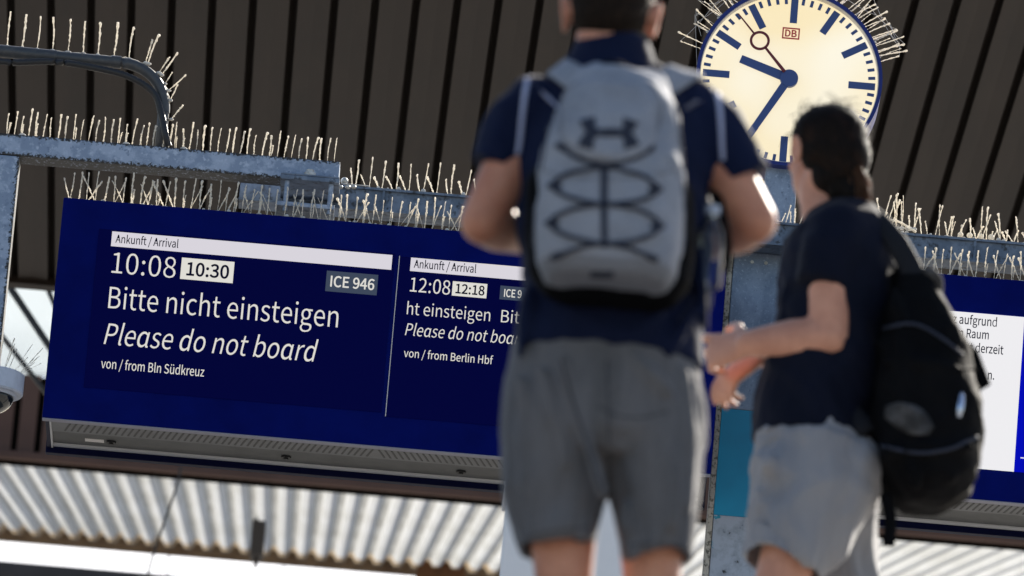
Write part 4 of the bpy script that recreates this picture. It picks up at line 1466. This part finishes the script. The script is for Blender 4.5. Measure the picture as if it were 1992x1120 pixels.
def surf_strip(ob, P, widths, th=.010, lift=.004, k=6):
    """a padded strap following the nearest surface of a mesh"""
    off = OFF[ob]
    me = ob.data
    tr = BVHTree.FromPolygons([v.co + off for v in me.vertices], [list(p.vertices) for p in me.polygons])
    pts = spline(P, k)
    W = spline([(w, 0, 0) for w in widths], k)
    hit = [tr.find_nearest(p) for p in pts]
    pos = [h[0] for h in hit]
    nor = [h[1] for h in hit]
    for _ in range(3):
        pos = [pos[max(i - 1, 0)] * .25 + pos[i] * .5 + pos[min(i + 1, len(pos) - 1)] * .25 for i in range(len(pos))]
        nor = [(nor[max(i - 1, 0)] + nor[i] * 2 + nor[min(i + 1, len(nor) - 1)]).normalized() for i in range(len(nor))]
    bm = B()
    rings = []
    for i, p in enumerate(pos):
        t = (pos[min(i + 1, len(pos) - 1)] - pos[max(i - 1, 0)]).normalized()
        s = t.cross(nor[i]).normalized()
        nn = s.cross(t).normalized()
        if nn.dot(nor[i]) < 0:
            nn = -nn
        c = p + nn * (lift + th / 2)
        rings.append([c + s * (W[min(i, len(W) - 1)].x / 2) * math.copysign(abs(math.cos(a)) ** .5, math.cos(a)) + nn * th / 2 * math.copysign(abs(math.sin(a)) ** .7, math.sin(a)) for a in [2 * PI * j / 14 for j in range(14)]])
    skin_rings(bm, rings)
    bmesh.ops.recalc_face_normals(bm, faces=bm.faces)
    return bm


def loft(bm, rows, conv, px, y_of, e=0.62, n=36, mi=None):
    """rows of (v, u_left, u_right, depth, mat)"""
    rings = []
    for v, ul, ur, dep in rows:
        c = conv((ul + ur) / 2, v, y_of(dep))
        a = (ur - ul) / 2 * px
        R_ = []
        for j in range(n):
            t = 2 * PI * j / n
            co, si = math.cos(t), math.sin(t)
            R_.append(c + Vector((a * math.copysign(abs(co) ** e, co), dep / 2 * math.copysign(abs(si) ** e, si), 0)))
        rings.append(R_)
    skin_rings(bm, rings)


# ---- the man with the grey pack
MYd = 17.6
Pm = lambda u, v, dy=0.0: at(u, v, MYd + dy)
sm = (at(1096, 560, MYd) - at(996, 560, MYd)).length / 100
fo = Vector((0.05, 1, 0)).normalized()
man_foot_z = PLAT_Z - 5 * 0.17
man = thing('person', Vector((Pm(1185, 1500).x, MYd, man_foot_z)), 'man seen from behind in navy polo shirt and dark grey shorts, wearing pale grey backpack', 'person')
hc = Pm(1187, 40, 0.01)
b = B()
head(b, hc, fo, k=1.02)
tube(b, [Pm(1188, 60, -.005), Pm(1189, 110, -.01), Pm(1190, 175, -.01)], [.058, .060, .075], 18)
tube(b, [Pm(1190, 150), Pm(1195, 330), Pm(1192, 560), Pm(1182, 730), Pm(1182, 790)], [(.05, .05), (.13, .09), (.13, .09), (.14, .10), (.12, .09)], 20, round_=True)
Ls, Le, Lw = Pm(1034, 232), Pm(938, 432), Pm(1042, 468, .19)
Rs, Re, Rw = Pm(1356, 236), Pm(1468, 430), Pm(1372, 482, .19)
for S_, E_, W_, sg in ((Ls, Le, Lw, -1), (Rs, Re, Rw, 1)):
    tube(b, [S_, S_.lerp(E_, .35), S_.lerp(E_, .7), E_], [.046, .050, .047, .043], 18, round_=True)
    tube(b, [E_, E_.lerp(W_, .3), E_.lerp(W_, .7), W_], [.043, .046, .036, .027], 18, round_=True)
    d = (W_ - E_).normalized()
    hand(b, W_ + d * .01, (d + Vector((-sg * .35, .2, .25))).normalized(), Vector((-sg * .8, .1, -.5)), 1 if sg > 0 else -1, (35, 45, 50, 55))
for hu, ku, au, sx in ((1092, 1098, 1100, 1), (1268, 1268, 1262, 1)):
    H, K = Pm(hu, 800, 0), Pm(ku, 1235, .02)
    A = Vector((Pm(au, 1640, 0).x, MYd + (-.02 if hu < 1180 else .0), man_foot_z + .09))
    tube(b, [H, H.lerp(K, .5), H.lerp(K, .8), K, K.lerp(A, .3), K.lerp(A, .7), A], [.085, .066, .052, .049, .054, .040, .036], 18, round_=True)
blob('body', b, M['skin'], man, .006, 3)
eyes(hc, fo, man, 1.02)
# cropped hair
b = B()
r_, f_, u_, rot = frame(fo)
ball(b, hc + f_ * -.021 + u_ * .036, (.0795, .0965, .0905), 28, 20, rot)
ball(b, hc + f_ * -.036 + u_ * -.004, (.0725, .076, .062), 24, 16, rot)
hc_cut = B()
box(hc_cut, hc + Vector((-.2, .052, -.2)), hc + Vector((.2, .3, .078)))
box(hc_cut, hc + Vector((-.2, -.2, -.2)), hc + Vector((.2, .3, -.052)))
hair = blob('hair', b, M['hair_brown'], man, .006, 2, cutter=hc_cut)
shoe(man, Pm(1100, 1640, -.02), fo, man_foot_z)
shoe(man, Pm(1262, 1640, 0), fo, man_foot_z)

# shirt
b = B()
tube(b, [Pm(1190, 122), Pm(1190, 146), Pm(1192, 178), Pm(1196, 240), Pm(1198, 330), Pm(1195, 450), Pm(1191, 560), Pm(1185, 640), Pm(1179, 704)],
     [(.076, .072), (.118, .085), (.158, .105), (.182, .122), (.192, .132), (.182, .13), (.170, .126), (.176, .132), (.185, .138)], 40)
tube(b, [Pm(1052, 208), Pm(1006, 242), Pm(957, 330, .0)], [(.066, .07), (.061, .066), (.052, .058)], 24, round_=False)
ball(b, Pm(1048, 206), (.068, .075, .062), 20, 14)
tube(b, [Pm(1338, 214), Pm(1392, 252), Pm(1450, 352, .0)], [(.066, .07), (.062, .066), (.054, .060)], 24, round_=False)
ball(b, Pm(1340, 212), (.068, .075, .062), 20, 14)
# slack cloth: a few soft folds at the waist
for (u0, v0, u1, v1, r0, dy) in ((1340, 420, 1372, 640, .016, -.09), (1362, 380, 1378, 600, .014, -.05), (1030, 560, 1012, 690, .015, -.085),
                                 (1110, 600, 1190, 668, .014, -.122), (1300, 590, 1230, 660, .013, -.125), (1350, 600, 1300, 690, .014, -.105)):
    p, q = Pm(u0, v0, dy), Pm(u1, v1, dy)
    tube(b, [p, p.lerp(q, .5), q], [r0 * .5, r0, r0 * .6], 10, round_=True)
cut = B()
for S_, E_ in ((Ls, Le), (Rs, Re)):
    hem = S_.lerp(E_, .60)
    tube(cut, [S_.lerp(E_, .36), S_.lerp(E_, .85)], [.050, .0505], 20)
shirt = blob('polo_shirt', b, M['navy_cloth'], man, .0075, 8, cutter=cut, folds=[(.020, (5, 5, 7, 7), 1.3), (.007, (13, 13, 10, -9), 4.0)])
b = B()
prof = []
cc = Pm(1190, 122)
for (zz, gx, gy) in ((-.050, .112, .100), (-.014, .094, .088), (.006, .083, .080), (.030, .0735, .0725), (.038, .0695, .069), (.034, .066, .066), (.0, .066, .066)):
    rg = []
    for j in range(36):
        t = 2 * PI * j / 36
        rg.append(cc + Vector((gx * math.cos(t), gy * math.sin(t), zz - .012 * math.sin(t))))
    prof.append(rg)
skin_rings(b, prof, cap=False)
obj('collar', b, M['navy_cloth'], shirt, smooth=True)
D = Decal(shirt)
for path in ([(1030, 142), (1022, 180), (1016, 225), (1011, 275), (1007, 300)], [(1388, 160), (1398, 200), (1402, 240), (1404, 280), (1406, 312)]):
    obj('piping', D.strip(path, [9, 9, 9, 9, 8], off=.003, cross=2), M['piping'], shirt, smooth=True)

# shorts
b = B()
tube(b, [Pm(1180, 672), Pm(1178, 720), Pm(1176, 790), Pm(1172, 860), Pm(1172, 905)], [(.178, .125), (.184, .133), (.193, .142), (.197, .14), (.15, .11)], 40)
tube(b, [Pm(1090, 800), Pm(1080, 870), Pm(1075, 960), Pm(1078, 1020), Pm(1081, 1066)], [(.104, .12), (.106, .125), (.098, .112), (.080, .098), (.069, .090)], 32)
tube(b, [Pm(1262, 800), Pm(1272, 870), Pm(1276, 960), Pm(1279, 1030), Pm(1281, 1090)], [(.098, .12), (.096, .125), (.084, .112), (.073, .098), (.064, .088)], 32)
for (u0, v0, u1, v1, r0, dy) in ((1010, 740, 1060, 960, 0.0240, -.095), (1050, 720, 1100, 900, 0.0210, -.125), (1090, 690, 1172, 960, 0.0150, -.137),
                                 (1330, 720, 1335, 980, 0.0240, -.085), (1300, 760, 1310, 1020, 0.0210, -.105), (1215, 980, 1232, 1080, 0.0180, -.085), (1240, 700, 1300, 760, 0.0180, -.132)):
    p, q = Pm(u0, v0, dy), Pm(u1, v1, dy + .01)
    tube(b, [p, p.lerp(q, .5), q], [r0 * .5, r0, r0 * .6], 10, round_=True)
cut = B()
tube(cut, [Pm(1078, 1012), Pm(1081, 1056), Pm(1081, 1110)], [(.060, .075), (.063, .082), (.063, .083)], 28)
tube(cut, [Pm(1278, 1030), Pm(1281, 1080), Pm(1281, 1140)], [(.056, .075), (.058, .080), (.058, .081)], 28)
shorts = blob('shorts', b, M['shorts_grey'], man, .007, 7, cutter=cut, folds=[(.024, (9, 9, 2.2, 3), 2.2), (.007, (20, 20, 5, -5), 7.0)])
D = Decal(shorts)
b = B()
D.cordage(b, [(1092, 700), (1118, 790), (1148, 880), (1172, 960)], .0020, .000)
D.cordage(b, [(1180, 700), (1184, 800), (1184, 900), (1183, 980)], .0012, .000)
D.cordage(b, [(1165, 790), (1200, 808), (1245, 812), (1300, 800)], .0013, -.0003)
D.cordage(b, [(1022, 1046), (1060, 1034), (1100, 1030), (1146, 1024)], .0013, -.0003)
D.cordage(b, [(1222, 1062), (1260, 1056), (1300, 1058), (1338, 1068)], .0013, -.0003)
obj('seam', b, M['seam'], shorts, smooth=True)

# his pack
pk = thing('backpack', Pm(1185, 575, -.25), 'pale grey backpack with dark crossed cords, worn by the man in navy polo', 'backpack', 'backpacks')
yb = lambda dep: -.118 - dep / 2
rows = [(132, 1160, 1266, .05), (138, 1144, 1280, .085), (150, 1122, 1296, .12), (200, 1092, 1316, .165), (290, 1058, 1326, .20), (380, 1044, 1332, .225),
        (470, 1040, 1330, .24), (530, 1046, 1318, .24), (560, 1064, 1296, .22), (575, 1092, 1268, .17), (579, 1120, 1240, .11)]
b = B()
loft(b, rows, Pm, sm, yb)
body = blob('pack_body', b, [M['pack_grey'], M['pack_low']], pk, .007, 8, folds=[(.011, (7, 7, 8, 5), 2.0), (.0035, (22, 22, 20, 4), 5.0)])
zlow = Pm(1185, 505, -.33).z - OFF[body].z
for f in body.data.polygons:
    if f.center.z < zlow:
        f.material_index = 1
b = B()
rows = [(340, 1040, 1340, .10), (365, 1022, 1350, .13), (470, 1020, 1352, .15), (545, 1030, 1342, .15), (583, 1062, 1310, .13), (592, 1085, 1290, .09)]
loft(b, rows, Pm, sm, lambda d: -.112 - d / 2)
blob('side_pockets', b, M['pack_black'], pk, .007, 5)
b = B()
rows = [(150, 1120, 1300, .03), (300, 1070, 1325, .04), (560, 1070, 1310, .04)]
loft(b, rows, Pm, sm, lambda d: -.105 - d / 2)
obj('back_pad', b, M['pack_black'], pk, auto=40)
D = Decal(body)
pocket = obj('front_pocket', D.strip([(1196, 160), (1192, 190), (1186, 240), (1180, 285), (1177, 316)], [120, 168, 186, 172, 60], off=.001, cross=14, bulge=.014, k=7), M['pack_grey'], pk, smooth=True)
b = B()
D.cordage(b, [(1092, 286), (1120, 306), (1176, 322), (1235, 308), (1264, 290)], .0045, .002)
obj('zip', b, M['cord'], pk, smooth=True)
b = B()
D.cordage(b, [(1096, 280), (1088, 230), (1100, 180), (1128, 158)], .002, .001)
D.cordage(b, [(1262, 284), (1284, 235), (1284, 190), (1262, 160)], .002, .001)
D.cordage(b, [(1052, 330), (1110, 344), (1180, 348), (1250, 344), (1322, 328)], .0015, .0005)
obj('piping', b, M['pack_low'], pk, smooth=True)
b = B()
D.cordage(b, [(1176, 326), (1110, 338), (1076, 362), (1108, 386), (1176, 398), (1248, 390), (1277, 368), (1245, 342), (1176, 326)], .0040, .005)
D.cordage(b, [(1176, 398), (1108, 410), (1072, 434), (1106, 460), (1177, 474), (1250, 464), (1281, 440), (1250, 412), (1176, 398)], .0040, .005)
D.cordage(b, [(1177, 474), (1130, 482), (1082, 498)], .0040, .005)
D.cordage(b, [(1177, 474), (1225, 484), (1270, 502)], .0040, .005)
obj('elastic_cord', b, M['cord'], pk, smooth=True)
for (u, v, du, dv) in ((1079, 362, -13, 0), (1275, 368, 13, 0), (1074, 434, -13, 0), (1279, 440, 13, 0), (1092, 287, -10, -6), (1263, 291, 10, -6), (1084, 497, -12, 4), (1268, 501, 12, 4)):
    obj('cord_loop', D.strip([(u - du, v - dv), (u, v), (u + du, v + dv)], [11, 13, 10], off=.003, cross=3, bulge=.004, k=3), M['cord'], pk, smooth=True)
for path in ([(1082, 215), (1064, 270), (1054, 330)], [(1312, 190), (1322, 260), (1328, 326)], [(1046, 352), (1040, 440), (1044, 520)], [(1328, 352), (1332, 440), (1324, 520)]):
    b = B()
    D.cordage(b, path, .0024, .001)
    obj('side_seam', b, M['cord'], pk, smooth=True)
obj('centre_strap', D.strip([(1176, 322), (1175, 400), (1176, 482)], [14, 13, 12], off=.003, cross=2), M['cord'], pk, smooth=True)
D2 = Decal(pocket)
b = B()
for path in ([(1143, 232), (1149, 250), (1166, 260), (1185, 263), (1204, 261), (1220, 252), (1227, 234)], [(1139, 288), (1146, 268), (1164, 257), (1184, 254), (1204, 256), (1222, 268), (1229, 287)]):
    part = D2.strip(path, [30, 22, 9, 7, 9, 22, 30], off=.0035, cross=3)
    tmp = bpy.data.meshes.new('t')
    part.to_mesh(tmp)
    part.free()
    b.from_mesh(tmp)
    bpy.data.meshes.remove(tmp)
obj('emblem', b, M['print_dark'], pocket, smooth=True)
obj('wordmark', D.strip([(1148, 533), (1172, 534), (1194, 533)], [12, 13, 12], off=.0015, cross=2), M['print_dark'], body, smooth=True)
b = B()
tube(b, spline([Pm(1160, 148, -.19), Pm(1174, 128, -.215), Pm(1193, 124, -.22), Pm(1212, 129, -.215), Pm(1226, 148, -.19)]), [(.008, .005)] * 25, 8)
obj('grab_loop', b, M['pack_black'], pk, smooth=True)
for pts in ([(1156, 172, -.16), (1126, 152, -.13), (1098, 134, -.08), (1078, 122, -.02), (1070, 130, .05), (1068, 156, .10)],
            [(1270, 172, -.16), (1298, 154, -.13), (1326, 138, -.08), (1346, 128, -.02), (1348, 136, .05), (1344, 162, .10)]):
    bm = surf_strip(shirt, [Pm(*q) for q in pts], [.046, .052, .056, .054, .052, .05])
    obj('shoulder_strap', bm, M['pack_grey'], pk, smooth=True)
b = B()
tube(b, spline([Pm(1392, 372, -.02), Pm(1402, 420, -.04), Pm(1412, 480, -.05), Pm(1408, 528, -.05)]), [(.012, .005)] * 19, 8)
obj('loose_strap', b, M['pack_black'], pk, smooth=True)

# bottle in the side pocket
bt = thing('water_bottle', Pm(1374, 560, -.10), 'clear plastic water bottle in the right side pocket of the pale grey backpack', 'bottle')
b = B()
cz = [Pm(1374, v, -.10) for v in (560, 552, 530, 525, 505, 500, 480, 475, 455, 440, 425, 418)]
cx_ = cz[0]
pts = [Vector((cx_.x, cx_.y, q.z)) for q in cz]
tube(b, pts, [.022, .027, .027, .0255, .0275, .0255, .0275, .0255, .027, .020, .013, .0125], 28)
obj('bottle', b, M['bottle'], bt, auto=30)
b = B()
tube(b, [pts[-1] + Vector((0, 0, .001)), pts[-1] + Vector((0, 0, .018))], .0145, 20)
obj('cap', b, M['camera_white'], bt, auto=30)

# ---- second person
PYd = 21.0
Pp = lambda u, v, dy=0.0: at(u, v, PYd + dy)
sp_ = (at(1096, 560, PYd) - at(996, 560, PYd)).length / 100
per = thing('person', Vector((Pp(1610, 900).x, PYd, PLAT_Z)), 'person with black tied back hair, dark tee and light grey shorts, arm held forward', 'person')
fh = Vector((-.42, .90, .05)).normalized()
hc2 = Pp(1606, 308, 0)
b = B()
head(b, hc2, fh, k=.96)
tube(b, [Pp(1598, 350, -.0), Pp(1600, 395, .0), Pp(1612, 455, .0)], [.050, .051, .060], 18)
tube(b, [Pp(1630, 480), Pp(1632, 560), Pp(1612, 700), Pp(1590, 860)], [(.06, .07), (.10, .13), (.10, .12), (.10, .13)], 20, round_=True)
S_, E_, W_ = Pp(1622, 470, -.12), Pp(1612, 655, -.13), Pp(1456, 668, -.06)
tube(b, [S_, S_.lerp(E_, .4), S_.lerp(E_, .75), E_], [.062, .058, .053, .048], 18, round_=True)
tube(b, [E_, E_.lerp(W_, .25), E_.lerp(W_, .6), W_], [.050, .053, .043, .0300], 18, round_=True)
d = Vector((-.70, .71, .0))
hand(b, W_ + Vector((-.006, .002, -.004)), d, Vector((.70, .70, -.12)), -1, (-13, 22, 36, 46), k=1.1)
# right arm round the front of the body
S2, E2, W2 = Pp(1600, 470, .17), Pp(1606, 676, .22), Pp(1484, 686, .11)
tube(b, [S2, S2.lerp(E2, .5), E2], [.058, .053, .046], 18, round_=True)
tube(b, [E2, E2.lerp(W2, .4), W2], [.046, .042, .030], 18, round_=True)
hand(b, W2 + Vector((-.008, 0, -.008)), Vector((-.62, -.08, -.58)), Vector((.50, .55, -.45)), -1, (26, 34, 40, 46), k=1.02)
NH, NK, NA = Pp(1585, 930, -.10), Pp(1500, 1190, -.10), Vector((Pp(1530, 1500).x, PYd - .05, PLAT_Z + .09))
tube(b, [NH, NH.lerp(NK, .5), NK, NK.lerp(NA, .35), NA], [.085, .068, .052, .054, .036], 18, round_=True)
FH, FK, FA = Pp(1630, 930, .10), Pp(1652, 1190, .14), Vector((Pp(1760, 1500).x, PYd + .12, PLAT_Z + .10))
tube(b, [FH, FH.lerp(FK, .5), FK, FK.lerp(FA, .35), FA], [.085, .068, .052, .054, .036], 18, round_=True)
blob('body', b, M['skin_cool'], per, .006, 3)
eyes(hc2, fh, per, .96)
shoe(per, NA, Vector((-.8, .6, 0)), PLAT_Z)
shoe(per, FA, Vector((-.8, .6, 0)), PLAT_Z)
# hair pulled back to a low tail, with loose strands
r_, f_, u_, rot = frame(fh)
b = B()
ball(b, Pp(1613, 270, -.015), (.084, .094, .078), 28, 20, rot)
ball(b, Pp(1638, 306, -.045), (.062, .066, .066), 22, 16)
ball(b, Pp(1630, 335, -.050), (.050, .050, .050), 20, 14)
ball(b, Pp(1648, 356, -.060), (.037, .037, .044), 16, 12)
ball(b, Pp(1590, 296, -.045), (.040, .045, .050), 16, 12)
ball(b, Pp(1608, 338, -.052), (.036, .036, .044), 16, 12)
ball(b, Pp(1632, 366, -.056), (.030, .030, .034), 14, 10)
tube(b, spline([Pp(1650, 350, -.06), Pp(1660, 378, -.07), Pp(1672, 404, -.07)]), [.034, .034, .034, .033, .032, .031, .030, .027, .024, .020, .016, .012, .008], 12, round_=True)
ball(b, Pp(1604, 288, -.075), (.036, .030, .040), 16, 12)
rs = random.Random(5)
hair2 = blob('hair', b, M['hair_black'], per, .0042, 6, .5)
off = OFF[hair2]
tr = BVHTree.FromPolygons([v.co + off for v in hair2.data.vertices], [list(p.vertices) for p in hair2.data.polygons])
knot = Pp(1650, 352, -.075)
b = B()
for i in range(260):                       # combed back strands drawn into the tail
    a = rs.uniform(-.5, 3.7)
    st = Pp(1613, 268, .0) + r_ * math.cos(a) * .078 + u_ * math.sin(a) * .072 + f_ * rs.uniform(-.06, .03)
    mid = st.lerp(knot, rs.uniform(.4, .6)) + (st - Pp(1613, 285, .02)).normalized() * .05 - Vector((0, .06, 0))
    P = []
    for t in [k / 8 for k in range(9)]:
        q = st * (1 - t) ** 2 + mid * 2 * t * (1 - t) + knot * t * t
        h, nn, _, _ = tr.find_nearest(q)
        P.append(h + nn * (.0005 + .0022 * rs.random()))
    tube(b, P, [.0009 + .0011 * math.sin(PI * k / 8) for k in range(9)], 5)
tl_ = B()
for i in range(110):                       # the tail, brown where the sun comes through
    s0 = Pp(1660 + rs.uniform(-10, 16), 335 + rs.uniform(-16, 16), -.07 + rs.uniform(-.03, .03))
    e0 = Pp(1676 + rs.uniform(-12, 16), 398 + rs.uniform(-14, 10), -.07 + rs.uniform(-.03, .03))
    m0_ = s0.lerp(e0, .5) + Vector((rs.uniform(.0, .014), rs.uniform(-.008, .004), 0))
    tube(tl_, spline([s0, m0_, e0], 4), [.0020] * 8 + [.0006], 5)
obj('tail', tl_, M['hair_tail'], hair2, smooth=True)
for i in range(60):                        # flyaways
    a = rs.uniform(-.5, PI + .3)
    c0 = Pp(1613, 270, -.01) + r_ * math.cos(a) * .080 + u_ * math.sin(a) * .076 + f_ * rs.uniform(-.05, .02)
    h, nn, _, _ = tr.find_nearest(c0)
    tg = (r_ * -math.sin(a) + u_ * math.cos(a)) * rs.choice((-1, 1))
    L_ = rs.uniform(.012, .034)
    tube(b, spline([h, h + nn * L_ * .5 + tg * L_ * .3, h + nn * L_ * .8 + tg * L_ * 1.2], 3), [.0012, .0012, .0011, .001, .0009, .0008, .0006], 4)
obj('strands', b, M['hair_strand'], hair2, smooth=True)
# tee
b = B()
tube(b, [Pp(1612, 402), Pp(1622, 424), Pp(1632, 452), Pp(1634, 520), Pp(1626, 610), Pp(1606, 720), Pp(1586, 800), Pp(1580, 868)],
     [(.060, .066), (.092, .12), (.122, .165), (.132, .18), (.132, .17), (.138, .155), (.142, .16), (.138, .165)], 36)
tube(b, [Pp(1634, 452, -.11), Pp(1622, 490, -.135), Pp(1606, 556, -.14)], [(.078, .075), (.072, .07), (.063, .062)], 24)
ball(b, Pp(1634, 452, -.11), (.078, .075, .066), 20, 14)
tube(b, [Pp(1620, 452, .14), Pp(1600, 500, .17), Pp(1580, 556, .18)], [(.072, .07), (.066, .066), (.060, .06)], 24)
for (u0, v0, u1, v1, r0, dy) in ((1506, 700, 1560, 800, .018, -.09), (1550, 690, 1520, 800, .016, -.11), (1640, 560, 1580, 760, .016, -.14), (1700, 600, 1600, 830, .018, -.11), (1530, 560, 1500, 700, .014, -.08)):
    p, q = Pp(u0, v0, dy), Pp(u1, v1, dy)
    tube(b, [p, p.lerp(q, .5), q], [r0 * .5, r0, r0 * .6], 10, round_=True)
tee = blob('tee_shirt', b, M['black_cloth'], per, .0075, 8, folds=[(.022, (5, 5, 7, 8), 5.3), (.006, (12, 12, 10, -8), 8.0)])
# shorts
b = B()
tube(b, [Pp(1580, 800), Pp(1583, 850), Pp(1588, 900), Pp(1600, 960)], [(.120, .15), (.128, .16), (.142, .17), (.12, .15)], 36)
tube(b, [Pp(1590, 880, -.06), Pp(1580, 960, -.08), Pp(1552, 1035, -.09), Pp(1522, 1108, -.10)], [(.135, .125), (.145, .125), (.118, .115), (.092, .108)], 32)
tube(b, [Pp(1625, 900, .10), Pp(1632, 1000, .13), Pp(1642, 1100, .15), Pp(1646, 1160, .15)], [(.12, .12), (.095, .115), (.076, .105), (.072, .1)], 28)
ball(b, Pp(1655, 925, -.02), (.085, .15, .10), 20, 14)
for (u0, v0, u1, v1, r0, dy) in ((1500, 900, 1590, 1060, 0.0319, -.175), (1560, 850, 1640, 1000, 0.0290, -.175), (1640, 860, 1690, 960, 0.0261, -.15), (1480, 960, 1500, 1090, 0.0261, -.16), (1600, 1000, 1560, 1090, 0.0261, -.17)):
    p, q = Pp(u0, v0, dy), Pp(u1, v1, dy + .02)
    tube(b, [p, p.lerp(q, .5), q], [r0 * .5, r0, r0 * .6], 10, round_=True)
cut = B()
tube(cut, [Pp(1535, 1060, -.10), Pp(1521, 1100, -.10), Pp(1510, 1140, -.10)], [(.090, .1), (.084, .098), (.084, .098)], 28)
blob('shorts', b, M['shorts_light'], per, .0075, 7, cutter=cut, folds=[(.034, (6, 6, 2.6, 6), 3.7), (.008, (15, 15, 6, -7), 6.0)])
b = B()
tube(b, [W2 + (E2 - W2).normalized() * -.004, W2 + (E2 - W2).normalized() * .022], .0345, 24)
obj('wristband', b, M['camera_white'], per, auto=40)

# black pack on one shoulder
bp = thing('backpack', Pp(1800, 985, -.05), 'bulging black backpack with metal clip, hanging from the shoulder in dark tee', 'backpack', 'backpacks')
rows = [(520, 1752, 1786, .08), (530, 1742, 1798, .14), (556, 1734, 1818, .20), (606, 1722, 1850, .25), (680, 1706, 1884, .28), (760, 1690, 1904, .30), (840, 1690, 1910, .30),
        (900, 1700, 1904, .29), (945, 1716, 1886, .26), (972, 1740, 1858, .20), (984, 1765, 1835, .13)]
b = B()
loft(b, rows, Pp, sp_, lambda d: -.06, e=.72)
for (u0, v0, u1, v1, r0, dy) in ((1740, 560, 1780, 940, .022, -.19), (1830, 640, 1850, 930, .024, -.17), (1720, 700, 1900, 720, .014, -.20), (1730, 880, 1890, 870, .016, -.195)):
    p, q = Pp(u0, v0, dy), Pp(u1, v1, dy)
    tube(b, [p, p.lerp(q, .5) + Vector((0, -.01, 0)), q], [r0 * .6, r0, r0 * .6], 10, round_=True)
pb = blob('pack_body', b, M['pack_black'], bp, .0075, 6, folds=[(.030, (5, 5, 6, 5), 3.0), (.012, (11, 11, 12, -6), 6.6)])
D = Decal(pb)
obj('worn_print', D.strip([(1722, 800), (1750, 806), (1785, 822), (1812, 838)], [22, 50, 52, 18], off=.002, cross=6), M['print_grey'], pb, smooth=True)
obj('metal_clip', D.strip([(1870, 764), (1867, 790), (1864, 812)], [7, 13, 7], off=.005, cross=3, bulge=.006), M['metal_clip'], bp, smooth=True)
for path in ([(1720, 640), (1770, 630), (1820, 650), (1870, 690)], [(1716, 868), (1780, 880), (1850, 872), (1900, 850)]):
    b = B()
    D.cordage(b, path, .004, .003)
    obj('zip', b, M['cord'], bp, smooth=True)
for pts in ([(1640, 420, -.17), (1672, 402, -.08), (1706, 424, -.10), (1742, 468, -.13), (1772, 522, -.14), (1796, 580, -.15)],
            [(1672, 402, -.08), (1640, 440, .10), (1560, 560, .12), (1600, 720, -.05), (1690, 840, -.13)]):
    b = B()
    pp = spline([Pp(*q) for q in pts], 5)
    tube(b, pp, [(.026, .009)] * len(pp), 12)
    obj('shoulder_strap', b, M['strap_dark'], bp, smooth=True)
b = B()
tube(b, spline([Pp(1778, 548, -.10), Pp(1786, 530, -.13), Pp(1806, 528, -.14), Pp(1822, 545, -.13), Pp(1822, 572, -.10)]), [(.014, .007)] * 25, 10)
obj('grab_loop', b, M['print_grey'], bp, smooth=True)
b = B()
hexa(b, [Pp(1886, 664, -.06), Pp(1904, 684, -.06), Pp(1928, 748, -.06), Pp(1900, 764, -.06), Pp(1886, 664, -.045), Pp(1904, 684, -.045), Pp(1928, 748, -.045), Pp(1900, 764, -.045)])
obj('side_tab', b, M['pack_black'], bp, bevel=.004)
b = B()
tube(b, spline([Pp(1722, 960, -.12), Pp(1732, 1010, -.12), Pp(1728, 1062, -.12)]), [(.014, .005)] * 13, 8)
obj('loose_strap', b, M['pack_black'], bp, smooth=True)
